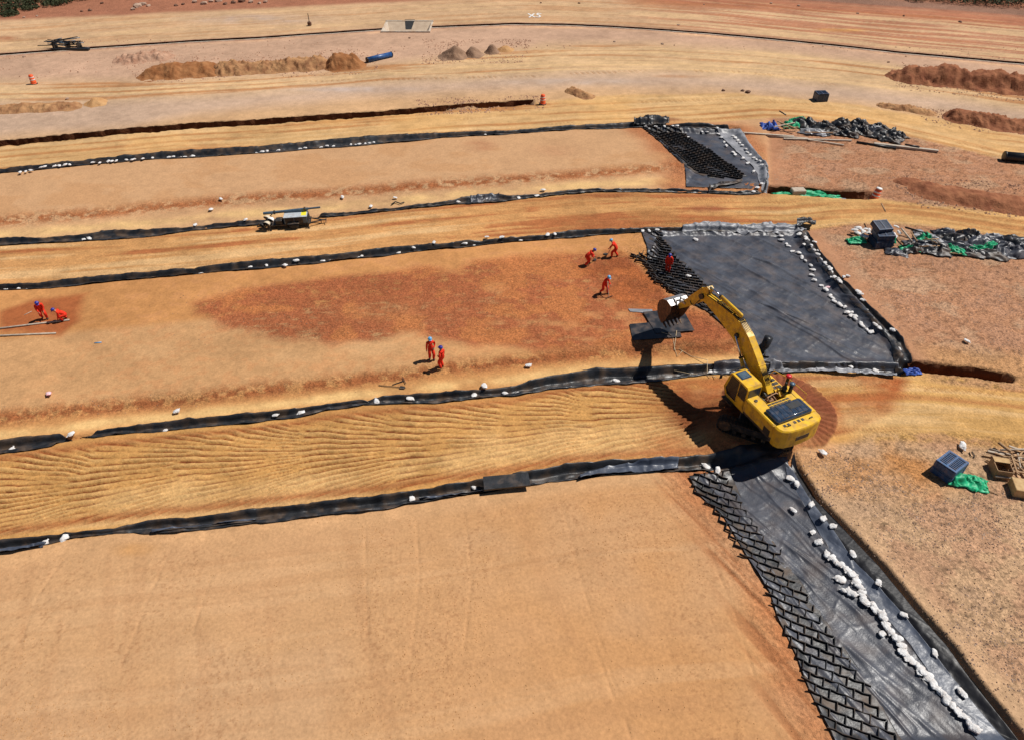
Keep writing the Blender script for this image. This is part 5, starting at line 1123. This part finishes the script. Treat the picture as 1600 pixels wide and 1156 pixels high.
def shrub(px, py, r, h, label):
    g = G(px, py); g.z += .06*max(0, min(60, g.y-float(gA(np.array([g.x]))[0])-4)); root = empty('scrub_bush', g); tag(root, label, 'shrub', 'scrub along the top edge')
    rnd = random.Random(px*7+py); mb = MB()
    for k in range(6):
        a = rnd.uniform(0, 6.28); mb.tube([(0,0,-.1),(math.cos(a)*r*.3, math.sin(a)*r*.3, h*.4),(math.cos(a)*r*.7, math.sin(a)*r*.7, h*.8)], [.05,.035,.015], 5)
    mb.build('stem', M['twig'], root); mb = MB()
    for k in range(420):
        a = rnd.uniform(0, 6.28); q = rnd.random()**.5; ph = rnd.random(); x, y, z = math.cos(a)*r*q, math.sin(a)*r*q, h*(.12+.85*ph*math.sqrt(max(.05, 1-q*q*.8)))
        s = rnd.uniform(.10, .22); u_ = Vector((rnd.uniform(-1,1), rnd.uniform(-1,1), rnd.uniform(-1,1))).normalized(); v_ = u_.orthogonal().normalized()
        p = Vector((x, y, z)); mb.add([p-u_*s, p+v_*s*.5, p+u_*s, p-v_*s*.5], [(0,1,2,3)])
    mb.build('foliage', M['leaf'], root); return root
SH = [(3,10,2.2,1.5),(12,18,1.6,.9),(22,4,2.4,1.5),(33,12,2.0,1.3),(40,3,2.2,1.3),(55,6,1.6,1.0),(70,2,1.8,1.2),(82,10,1.4,.9),(100,8,1.4,1.0),(16,24,1.2,.6),(130,2,1.4,.9),(95,0,1.6,1.0),(48,15,1.2,.7),
      (1470,3,2.0,1.4),(1490,4,2.2,1.6),(1508,5,2.2,1.8),(1524,4,2.4,1.8),(1540,7,2.2,1.7),(1556,8,2.4,1.8),(1572,6,2.2,1.8),(1588,9,2.4,1.8),(1602,8,2.4,1.8),(1455,0,1.8,1.3),(1515,-6,2.6,2.2),(1550,-6,2.6,2.2),(1585,-5,2.6,2.2),(1480,-6,2.4,2.0),(1430,2,1.5,1.0)]
for i, (x, y, r, h) in enumerate(sorted(SH)): shrub(x, y, r, h, '%s dark scrub bush from the left along the top edge' % nth(i+1))

# ------------------------------------------------------------------ barrels, pipes, crates
def barrel(px, py, label, tilt=0, m=M['orange'], top=None, sc=1.0):
    g = G(px, py); root = empty('traffic_barrel', g, .4); root.rotation_euler = (0, tilt, .4); root.scale = (sc,)*3; tag(root, label, 'barrel', 'orange barrels')
    MB().lathe([(.31,0),(.31,.08),(.28,.10),(.28,.34),(.26,.36),(.26,.60),(.24,.62),(.24,.86),(.21,.90),(.21,.98),(.10,1.0)], (0,0,0), 18).build('drum', m, root, True)
    for z, r in ((.22,.286),(.48,.266),(.74,.246)): MB().lathe([(r,z-.05),(r+.004,z-.045),(r+.004,z+.045),(r,z+.05)], (0,0,0), 18).build('stripe', M['orange' if m is not M['orange'] else 'white'] if z != .22 else M['orange'], root, True)
    MB().lathe([(.36,-.02),(.38,.0),(.38,.05),(.32,.07)], (0,0,0), 18).build('base', M['rubber'], root)
    if top: MB().lathe([(.22,.98),(.23,1.0),(.20,1.06),(.02,1.08)], (0,0,0), 16).build('cap', top, root, True)
barrel(848,163,'orange barrel standing at the right end of the long trench'); barrel(53,131,'orange barrel standing at the upper left of the photo')
barrel(1366,309,'orange barrel with white cap leaning by the green netting trench', R(12), M['orange'], M['white'], 1.1)
def pipe(a, b, r, label, m, ends=True):
    A, B = G(*a), G(*b); A.z += r; B.z += r; c = (A+B)/2; d = (B-A).normalized(); root = empty('pipe_section', c); tag(root, label, 'pipe')
    q = d.to_track_quat('Z', 'Y').to_matrix(); L = (B-A).length
    vs = MB(); n = 18; prof = [(r*.82,-L/2),(r,-L/2),(r,L/2),(r*.82,L/2)]
    vs = []; 
    for rr, z in prof:
        for j in range(n): a_ = 2*math.pi*j/n; vs.append(q @ Vector((rr*math.cos(a_), rr*math.sin(a_), z)))
    fs = [(i*n+j, i*n+(j+1)%n, ((i+1)%4)*n+(j+1)%n, ((i+1)%4)*n+j) for i in range(4) for j in range(n)]
    MB().add(vs, fs).build('tube', m, root, True)
    for z in (-L/2, L/2): MB().lathe([(r,z-.06),(r*1.08,z-.05),(r*1.08,z+.05),(r,z+.06)], (0,0,0), 18, q).build('collar', M['blackpipe'], root, True)
pipe((574,98),(612,89), .30, 'blue black pipe section beside the brown heap', M['bluepipe'])
pipe((1566,252),(1640,258), .40, 'black pipe section at the right edge', M['blackpipe'])
def crate(loc, rz, size, m, label, layers=1, tilt=(0,0), group=None):
    """plastic pallet crate: ribbed frame, slotted lid panels"""
    L, W, Hh = size; root = empty('plastic_crate', loc, rz); root.rotation_euler = (tilt[0], tilt[1], rz); tag(root, label, 'crate', group)
    mb = MB()
    for x, y, a, b in ((0,W/2-.02,L,.04),(0,-W/2+.02,L,.04),(L/2-.02,0,.04,W-.08),(-L/2+.02,0,.04,W-.08)): mb.box((x,y,Hh*.45), (a,b,Hh*.86))
    mb.box((0,0,.03), (L-.09,W-.09,.05)); mb.build('body', m, root)
    for x in (-1, 1):
        for y in (-1, 1): MB().box((x*(L/2-.05),y*(W/2-.05),Hh*.5), (.13,.13,Hh), None, .02).build('corner_post', m, root)
    for k in range(5):
        for s in (1, -1): MB().box((-L*.38+L*.19*k, s*(W/2+.012), Hh*.45), (.04,.03,Hh*.8)).build('side_rib', m, root)
    top = MB()
    for a in (-L/2+.05, 0, L/2-.05): top.box((a,0,Hh), (.09,W,.05))
    for b in (-W/2+.05, W/2-.05): top.box((0,b,Hh+.004), (L,.09,.05))
    fr = top.build('lid_frame', m, root)
    for s in (-1, 1):
        for k in range(9): MB().box((s*L*.25,-W*.40+W*.10*k,Hh-.004), (L*.40,.035,.03)).build('lid_slat', m, fr)
        MB().box((s*L*.25,0,Hh-.03), (L*.44,W*.86,.012)).build('lid_panel', M['crate_dark'], fr)
    return root
g = G(1478,738); crate(g, R(-56), (1.0,1.15,.40), M['crate'], 'lower blue plastic crate of the stack beside the green sheets'); crate((g.x,g.y,g.z+.45), R(-56), (1.0,1.15,.40), M['crate'], 'upper blue plastic crate of the stack beside the green sheets')
g = G(1281,157); crate(g, R(4), (1.15,1.05,.8), M['crate_dark'], 'lone dark blue plastic crate beside the far road')
g = G(1374,382); crate((g.x,g.y,g.z+.05), R(8), (1.35,1.15,.5), M['crate_dark'], 'lower dark blue crate in the right scrap pile'); crate((g.x+.05,g.y+.1,g.z+.60), R(3), (1.25,1.1,.45), M['crate_dark'], 'middle dark blue crate in the right scrap pile', 1, (R(8),0)); crate((g.x-.08,g.y+.45,g.z+1.08), R(14), (1.2,1.0,.35), M['crate_dark'], 'top tilted dark blue crate in the right scrap pile', 1, (R(14),R(4)))

# ------------------------------------------------------------------ crumpled sheets and scrap piles
def crumple(px, py, sx, sy, h, m, label, seed, cat='sheeting', rz=0.0, dz=0.0, name='crumpled_sheet', group=None):
    g = G(px, py, dz); n1_, n2_ = 30, 26; U, V = np.meshgrid(np.linspace(-1, 1, n1_), np.linspace(-1, 1, n2_))
    edge = 1-np.clip(np.maximum(np.abs(U), np.abs(V))**5, 0, 1)
    k = 2.6
    X = U*sx/2*(1+.30*fbm(U*1.2, V*1.2, seed, 2))+.12*sx*fbm(U*k, V*k, seed+1, 3); Y = V*sy/2*(1+.35*fbm(U*1.3, V*1.3, seed+2, 2))+.14*sy*fbm(U*k, V*k, seed+3, 3)
    rid = 1-np.abs(2*fbm(U*1.5+V*.8, V*1.3, seed+4, 2))
    Z = .03+h*.62*(.30+.70*(1-U*U)*(1-V*V))*(.45+.75*sm(.1, 1, rid)+.45*fbm(U*3, V*3, seed+5, 3))*(.35+.65*edge)+.05*h*fbm(U*9, V*9, seed+6, 2)
    c, s_ = math.cos(rz), math.sin(rz); Vv = np.stack([X*c-Y*s_, X*s_+Y*c, Z], 2); me = grid_mesh(name, Vv, n1_, n2_, False); me.materials.append(m)
    o = bpy.data.objects.new(name, me); COL.objects.link(o); o.location = g; so = o.modifiers.new('thickness', 'SOLIDIFY'); so.thickness = .012; so.offset = 0
    return tag(o, label, cat, group)
crumple(1498,752,1.35,.95,.50, M['green'], 'crumpled green sheet against the blue crate stack', 801, rz=R(-15)); crumple(1526,756,.95,.9,.36, M['green'], 'smaller green sheet right of the larger one', 803, rz=R(-30))
# far pile
crumple(1201,201,1.7,1.6,1.2, M['bluenet'], 'blue sheet bundle at the left end of the far scrap pile', 811)
crumple(1237,198,1.7,1.3,.9, M['green'], 'green netting heap in the far scrap pile', 813); crumple(1248,190,1.5,1.0,.7, M['green'], 'green netting on the back of the far scrap pile', 815)
for i, (x, y, sx, sy, h, m) in enumerate([(1258,197,2.6,1.8,1.1,'liner'),(1284,203,2.4,1.8,1.0,'liner'),(1270,209,2.4,1.2,.6,'liner_pale'),(1296,208,1.8,1.4,.7,'liner'),(1314,199,2.0,1.6,1.0,'liner'),(1322,211,2.0,1.5,.8,'liner'),(1340,199,2.2,1.5,1.0,'liner'),(1344,208,2.4,1.6,.9,'liner'),(1362,206,2.2,1.6,.9,'liner_grey'),(1372,204,1.8,1.3,1.0,'liner'),(1378,213,2.2,1.6,.8,'liner'),(1392,211,2.0,1.5,.9,'liner'),(1402,216,1.8,1.5,.8,'liner'),(1390,221,1.8,1.0,.6,'liner')]):
    crumple(x, y, sx, sy, h, M[m], '%s crumpled dark sheet from the left in the far scrap pile' % nth(i+1), 820+i*7, rz=random.uniform(-.6,.6), group='sheets of the far scrap pile')
for i, (a, b, r, m, z) in enumerate([((1150,211),(1262,219),.10,'wood_grey',.1),((1160,214),(1240,216),.10,'wood_grey',.12),((1224,219),(1330,222),.09,'wood_grey',.1),((1262,221),(1318,229),.07,'wood_grey',.12),((1338,224),(1400,234),.10,'blackpipe',.1),((1365,227),(1465,239),.15,'wood_grey',.14),((1412,231),(1435,235),.08,'blackpipe',.3),((1213,198),(1242,210),.06,'wood',.5),((1208,207),(1240,200),.06,'wood_grey',.5),((1222,206),(1246,206),.06,'wood',.4),((1214,190),(1224,196),.06,'blackpipe',1.0),((1256,212),(1300,213),.05,'wood',.3)]):
    rod('long_board', a, b, r, '%s %s from the left at the foot of the far scrap pile' % (nth(i+1), 'black pipe' if m == 'blackpipe' else 'long pale board'), 'board', M[m], z, m != 'blackpipe', 'long boards of the far scrap pile')
# right pile
for i, (x, y, sx, sy, h, m) in enumerate([(1400,395,1.7,1.1,.35,'liner_grey'),(1422,390,1.8,1.3,.7,'liner'),(1440,385,2.2,1.6,.6,'liner_grey'),(1455,374,2.6,1.5,.5,'liner_pale'),(1478,367,1.8,1.2,.7,'liner_grey'),(1462,392,2.2,1.5,.7,'liner'),(1490,378,2.4,1.6,.8,'liner'),(1512,375,1.8,1.5,1.1,'liner'),(1500,388,2.6,1.5,.7,'liner_grey'),(1530,384,2.6,1.8,.9,'liner_grey'),(1548,378,2.2,1.4,.8,'liner_pale'),(1560,390,2.4,1.8,.9,'liner_grey'),(1585,384,2.4,1.8,1.0,'liner'),(1580,396,2.6,1.4,.7,'liner_grey'),(1540,398,2.6,1.2,.6,'liner'),(1605,392,2.6,2.0,.9,'liner_grey'),(1512,396,2.2,1.0,.45,'liner')]):
    crumple(x, y, sx, sy, h, M[m], '%s crumpled %s sheet from the left in the right scrap pile' % (nth(i+1), {'liner':'black','liner_grey':'grey','liner_pale':'pale grey'}[m]), 920+i*7, rz=random.uniform(-.5,.5), group='sheets of the right scrap pile')
for i, (x, y, sx, sy, h) in enumerate([(1338,379,1.5,.7,.45),(1420,391,1.3,.7,.4),(1390,379,.5,.8,.9),(1444,376,1.0,.6,.8),(1492,396,1.2,.7,.5),(1484,389,.5,.6,.5),(1524,393,1.8,.5,.6),(1545,390,1.4,.5,.7)]):
    crumple(x, y, sx, sy, h, M['green'], '%s green sheet from the left in the right scrap pile' % nth(i+1), 1080+i*7, rz=random.uniform(-.3,.3), dz=.1, group='green sheets of the right scrap pile')
for i, (a, b, r, m, z) in enumerate([((1404,368),(1420,388),.06,'wood_grey',.6),((1420,375),(1428,388),.05,'wood',.6),((1432,392),(1465,391),.04,'wood',.35),((1438,386),(1462,384),.04,'wood',.6),((1456,384),(1464,392),.04,'wood_grey',.6),((1410,366),(1445,376),.07,'blackpipe',.6),((1367,346),(1373,358),.05,'wood',1.5),((1470,398),(1505,401),.05,'wood',.2),((1440,380),(1460,390),.03,'wood',.5)]):
    rod('scrap_stick', a, b, r, '%s %s from the left in the right scrap pile' % (nth(i+1), 'black pipe' if m == 'blackpipe' else 'timber stick'), 'stick', M[m], z, False, 'sticks of the right scrap pile')
bag_row([(1334,367),(1338,371),(1342,366),(1346,370),(1350,365),(1353,372),(1345,375),(1338,364),(1356,367),(1350,377),(1384,360),(1398,362),(1392,372),(1396,377),(1402,370)], 'white heap around the dark blue crates', 'sacks of the right scrap pile', 1.15, .35, 'x')
# blue scrap at trench, green netting in trench
crumple(1426,582,.9,.5,.4, M['bluenet'], 'small blue sheet at the mouth of the right trench', 1201)
crumple(1228,301,2.2,.8,.35, M['green'], 'green netting at the left end of the netting trench', 1203, dz=.25); crumple(1270,300,2.6,.9,.55, M['green'], 'green netting heap in the middle of the netting trench', 1205, dz=.3); crumple(1300,305,1.6,.6,.35, M['green'], 'green netting at the right end of the netting trench', 1207, dz=.3)
g = G(1247,300,.45); tag(MB().box((0,0,.2), (1.1,.7,.4), Matrix.Rotation(R(4), 3, 'Z'), .05).build('wooden_block', M['wood_grey'], None, False, g), 'weathered timber block lying in the netting trench', 'block')
g = G(1317,308,.1); tag(MB().box((0,0,.15), (.7,.35,.3), Matrix.Rotation(R(-8), 3, 'Z'), .04).build('grey_box', M['liner_pale'], None, False, g), 'small grey box at the end of the netting trench', 'box')
# timber pile and boxes at the right edge
rnd = random.Random(5)
stk = [((1542,706),(1568,712),.06),((1556,698),(1575,712),.07),((1535,712),(1560,718),.05),((1545,702),(1612,722),.05),((1550,714),(1602,732),.04),((1560,722),(1610,716),.04),((1566,735),(1612,730),.05),((1556,726),(1600,742),.04),((1575,718),(1584,748),.04),((1586,714),(1592,745),.04),((1570,742),(1612,748),.05),((1540,720),(1562,730),.05),((1552,748),(1598,754),.04),((1578,712),(1612,736),.04),((1590,722),(1606,752),.05),((1560,708),(1606,706),.05),((1565,716),(1606,742),.045),((1596,708),(1570,738),.04),((1574,700),(1612,712),.05),((1580,730),(1612,760),.04)]
for i, (a, b, r) in enumerate(stk): rod('timber_stick', a, b, r, '%s timber stick from the left in the pile at the right edge' % nth(i+1), 'stick', M['wood' if i % 3 else 'wood_grey'], .08+.3*rnd.random()*(a[0] > 1548), i % 2 == 0, 'timber pile at the right edge')
def carton(px, py, size, rz, label):
    root = empty('open_box', G(px, py), rz); tag(root, label, 'box'); L, W, Hh = size
    for x, y, a, b in ((0,W/2,L,.03),(0,-W/2,L,.03),(L/2,0,.03,W-.03),(-L/2,0,.03,W-.03)): MB().box((x,y,Hh/2), (a,b,Hh)).build('side', M['wood'], root)
    MB().box((0,0,.02), (L-.04,W-.04,.03)).build('bottom', M['wood'], root); MB().box((0,W*.32,Hh+.015), (L,W*.36,.03)).build('lid_board', M['cardboard'], root)
carton(1560,737,(.72,.9,.55), R(-12), 'open timber box in front of the timber pile'); 
g = G(1595,768); tag(MB().box((0,0,.26), (1.0,.85,.50), Matrix.Rotation(R(-14), 3, 'Z'), .02).build('closed_box', M['cardboard'], None, False, g), 'closed tan box at the right edge', 'box')
rod('thin_stick', (1538,764),(1560,773),.025,'thin stick lying beyond the smaller green sheet','stick',M['wood'])
rope('dark hose loop beside the large white sandbag', [(1514,707,0),(1516,713,0),(1521,716,0),(1522,712,0),(1518,706,0)], .025, 'rubber')
rope('thin pole lying on the red brown mound right of the tan barrel', [(1600,282,.1),(1620,284,.1)], .05)
# black tyre-like lumps on right mound
for q, lb in (((1446,298),'black drum lid at the left end of the red brown mound'), ((1515,314),'black drum lid lying on the red brown mound')):
    g = G(*q, .1); tag(MB().lathe([(.28,0),(.34,.05),(.30,.22),(.12,.26)], (0,0,0), 16).build('drum_lid', M['blackpipe'], None, True, g), lb, 'lid')
# far left frame of dark pipes
q_ = P(105,76); root = empty('pipe_rack', (q_[0], q_[1], .04)); tag(root, 'dark stack of scaffold pipes beside the far ditch at left', 'pipe stack')
rnd = random.Random(3)
for k in range(26):
    x = rnd.uniform(-2.0,1.6); L = rnd.uniform(1.2,3.2); z = rnd.uniform(.1,1.0); y = rnd.uniform(-.4,.5); MB().tube([(x-L/2,y,z),(x+L/2,y+rnd.uniform(-.4,.4),z+rnd.uniform(-.3,.3))], .05, 6).build('pipe', M['teal' if k % 4 == 0 else 'blackpipe'], root, True)
for x in (-1.4,.2,1.6): MB().box((x,0,.35), (.10,1.0,.7)).build('support', M['dark'], root)
mb = MB().box((0,0,0), (4.4,.5,.2), None, .03); tag(mb.build('black_trough', M['blackpipe'], None, False, (P(112,79)[0], P(112,79)[1], .14)), 'black trough lying along the far ditch below the pipe stack', 'trough')
# small post on the far road, painted letters
root = empty('survey_post', G(484,40)); tag(root, 'dark survey post standing on a low mound of the far road', 'post'); MB().box((0,0,.25), (.5,.4,.5), None, .08).build('base', M['rock_dark'], root); MB().tube([(0,0,.4),(0,0,1.5)], .05, 6).build('rod', M['dark'], root)
def paint(label, strokes, o, sc):
    c = G(*o); root = empty('ground_marking', (c.x, c.y, c.z)); tag(root, label, 'marking')
    for st in strokes:
        p = [(x*sc, y*sc*2.6) for x, y in st]; mb = MB(); w = .11
        for (x0, y0), (x1, y1) in zip(p[:-1], p[1:]):
            d = Vector((x1-x0, y1-y0)).normalized(); n_ = Vector((-d.y, d.x))*w; q = [(x0+n_.x-d.x*w, y0+n_.y-d.y*w), (x0-n_.x-d.x*w, y0-n_.y-d.y*w), (x1-n_.x+d.x*w, y1-n_.y+d.y*w), (x1+n_.x+d.x*w, y1+n_.y+d.y*w)]
            zz = [gz(c.x+a, c.y+b)-c.z+.02 for a, b in q]; k = len(mb.v)*.0004
            mb.add([(a, b, z+k) for (a, b), z in zip(q, zz)]+[(a, b, z-.012+k) for (a, b), z in zip(q, zz)], [(0,1,2,3),(7,6,5,4),(0,4,5,1),(1,5,6,2),(2,6,7,3),(3,7,4,0)])
        mb.build('stroke', M['white'], root)
paint('white painted letters X S on the far road', [[(-.95,.32),(-.1,-.32)],[(-.85,-.34),(-.15,.36)],[(.85,.35),(.45,.42),(.30,.22),(.62,.02),(.75,-.18),(.50,-.36),(.15,-.30)]], (836,25), .95)
rope('black cable lying loose on the slope right of the trailer', [(612,322,.05),(618,318,.05),(626,321,.05),(632,319,.05)], .05, 'rubber')

# ------------------------------------------------------------------ towable light tower
def light_tower():
    root = empty('light_tower_trailer', G(455,352), R(8)); root.scale = (.90,.85,.64); tag(root, 'towable light tower trailer with folded mast on the thin strip', 'trailer')
    def part(n, mb, m, par=root, sm_=False): return mb.build(n, M[m], par, sm_)
    part('chassis', MB().box((0,0,.52), (3.4,1.2,.12)).bar((1.6,.45,.5),(2.7,0,.45),.10,.10).bar((1.6,-.45,.5),(2.7,0,.45),.10,.10), 'dark')
    hb = part('housing', MB().box((.55,0,1.02), (1.9,1.2,.88), None, .05), 'teal'); part('roof_panel', MB().box((.55,-.02,1.475), (1.92,1.24,.05), None, .015), 'panel', hb); part('warning_label', MB().box((1.22,-.05,1.505), (.42,.75,.012)), 'yellow_tag', hb)
    for x in (.05,.8): part('door', MB().box((x,-.606,1.0), (.68,.02,.7)), 'dark', hb)
    part('end_plate', MB().box((1.52,0,1.0), (.03,1.1,.7)), 'rubber', hb)
    for s in (1, -1):
        q = Matrix.Rotation(R(90), 3, 'X'); wb = part('wheel', MB().lathe([(.20,-.11),(.34,-.11),(.37,-.06),(.37,.06),(.34,.11),(.20,.11)], (.35,s*.75,.37), 20, q), 'rubber', root, True); part('rim', MB().lathe([(.05,-.09),(.20,-.09),(.20,.09),(.05,.09)], (.35,s*.75,.37), 14, q), 'chrome', wb, True)
        part('mudguard', MB().box((.35,s*.78,.80), (.95,.28,.05), None, .02), 'dark')
    m_ = part('mast', MB().bar((-2.1,.35,1.55),(1.6,.35,1.78),.22,.22).bar((1.2,.35,1.78),(2.6,.35,1.86),.15,.15), 'teal'); part('mast_clamp', MB().box((1.3,.35,1.78), (.14,.32,.32)), 'dark', m_); part('mast_clamp', MB().box((-1.2,.35,1.6), (.14,.32,.32)), 'dark', m_); part('mast_rest', MB().bar((1.35,.35,1.1),(1.35,.35,1.7),.1,.1), 'dark', m_)
    for k, (x, y, z, m) in enumerate([(-1.45,-.25,1.15,'white'),(-1.75,-.05,1.3,'beige'),(-1.75,-.62,.95,'beige'),(-2.2,-.55,.75,'dark')]):
        d = Vector((-.45,-.75,-.25)).normalized(); q = d.to_track_quat('Z', 'Y').to_matrix(); lp = part('lamp', MB().lathe([(.10,-.22),(.22,-.12),(.30,.10),(.31,.14)], (x,y,z), 16, q), m, root, True); part('lens', MB().lathe([(.27,.142),(.26,.15)], (x,y,z), 16, q), 'glass', lp)
    part('lamp_bar', MB().bar((-1.3,.4,1.5),(-2.1,-.6,1.0),.07,.07), 'dark')
    for x, y in ((-1.6,.75),(-1.6,-.75),(1.5,.75),(1.5,-.75)): part('stabiliser', MB().bar((x,0,.5),(x,y,.5),.07,.07).bar((x,y,.8),(x,y,.05),.06,.06).box((x,y,.04), (.2,.2,.03)), 'dark')
    part('tow_hitch', MB().box((2.78,0,.45), (.25,.12,.12)).bar((2.5,0,.45),(2.5,0,.05),.06,.06).tube([(2.9,.3,.5),(2.95,.0,.45),(2.9,-.35,.25)], .03, 6), 'dark')
    part('fuel_can', MB().box((-.85,-.2,.85), (.55,.7,.5), None, .04), 'dark')
light_tower()

# ------------------------------------------------------------------ loose gravel and clods: uncountable
def scatter(name, label, polys, n, smin, smax, m, seed):
    rs = np.random.RandomState(seed); base = np.array([(1,0,0),(0,1,0),(-1,0,0),(0,-1,0),(0,0,.8),(0,0,-.3)]); F = np.array([(0,1,4),(1,2,4),(2,3,4),(3,0,4)])
    Vs = []; Fs = []; k = 0
    for pl, w in polys:
        pw = PL(pl); cnt = int(n*w); x = rs.uniform(pw[:,0].min(), pw[:,0].max(), cnt*3); y = rs.uniform(pw[:,1].min(), pw[:,1].max(), cnt*3)
        ok = (sdf(pw, x, y) < 0) & (fbm(x*.35, y*.35, seed, 3)+rs.uniform(-.4, .4, len(x)) > .0); x, y = x[ok][:cnt], y[ok][:cnt]; z = terrain(x, y)
        s = smin+(smax-smin)*rs.rand(len(x))**3; a = rs.uniform(0, 6.28, len(x))
        B = base[None]*(1+.5*(rs.rand(len(x), 6, 1)-.5))*s[:,None,None]; ca, sa = np.cos(a)[:,None], np.sin(a)[:,None]
        bx_, by_ = B[...,0]*ca-B[...,1]*sa, B[...,0]*sa+B[...,1]*ca; V = np.stack([bx_+x[:,None], by_+y[:,None], B[...,2]+z[:,None]], 2)
        Vs.append(V.reshape(-1, 3)); Fs.append((F[None]+(np.arange(len(x))*6+k)[:,None,None]).reshape(-1, 3)); k += len(x)*6
    V = np.concatenate(Vs); Fc = np.concatenate(Fs); me = bpy.data.meshes.new(name); me.from_pydata(V.tolist(), [], Fc.tolist()); me.materials.append(m)
    o = bpy.data.objects.new(name, me); COL.objects.link(o); o['kind'] = 'stuff'; o['label'] = label; o['category'] = 'gravel'; return o
RB = [(1250,745),(1400,790),(1600,760),(1640,800),(1640,1200),(1530,1070),(1340,850)]
scatter('gravel', 'loose pale gravel strewn on the right hand ground', [(RB, .5), ([(1290,370),(1600,420),(1620,560),(1420,545)], .28), ([(1200,240),(1600,270),(1400,300),(1200,290)], .1), ([(1200,720),(1300,700),(1460,770),(1300,790)], .12)], 14000, .012, .055, M['rock'], 41)
scatter('soil_clods', 'loose dark soil clods along the filled cells and the spoil', [(RB, .30), ([(1290,370),(1600,420),(1620,560),(1420,545)], .12), ([(0,640),(500,595),(1000,545),(1000,562),(500,620),(0,668)], .14), ([(150,480),(480,440),(880,400),(1040,460),(1100,540),(620,525),(300,545)], .22), ([(0,345),(500,305),(1000,265),(1000,285),(500,325),(0,368)], .10), ([(640,160),(840,150),(840,165),(640,180)], .12)], 7000, .010, .045, M['heap_gravel'], 43)
scatter('rubble_crumbs', 'loose crumbs and small stones spilled around the far heaps', [([(180,86),(560,78),(600,100),(580,116),(220,130)], .3), ([(1390,95),(1640,125),(1640,165),(1400,140)], .3), ([(1380,160),(1640,195),(1640,220),(1470,200)], .2), ([(660,62),(830,62),(820,98),(660,100)], .2), ([(1380,275),(1640,290),(1640,345),(1440,325)], .2), ([(0,60),(1600,75),(1600,98),(1000,70),(0,125)], .3), ([(650,155),(850,148),(850,172),(650,182)], .2)], 5000, .03, .15, M['heap_pink'], 45)
scatter('soil_crumbs', 'fine soil crumbs scattered over the near compacted fill', [([(0,870),(700,790),(1060,745),(1190,920),(1250,1070),(1280,1160),(0,1160)], .5), ([(640,810),(760,800),(770,1160),(600,1160)], .3), ([(560,815),(600,812),(600,1160),(545,1160)], .12), ([(900,790),(1060,760),(1120,900),(960,960)], .2), ([(0,1000),(150,980),(200,1160),(0,1160)], .15)], 7000, .008, .034, M['heap_tan'], 47)
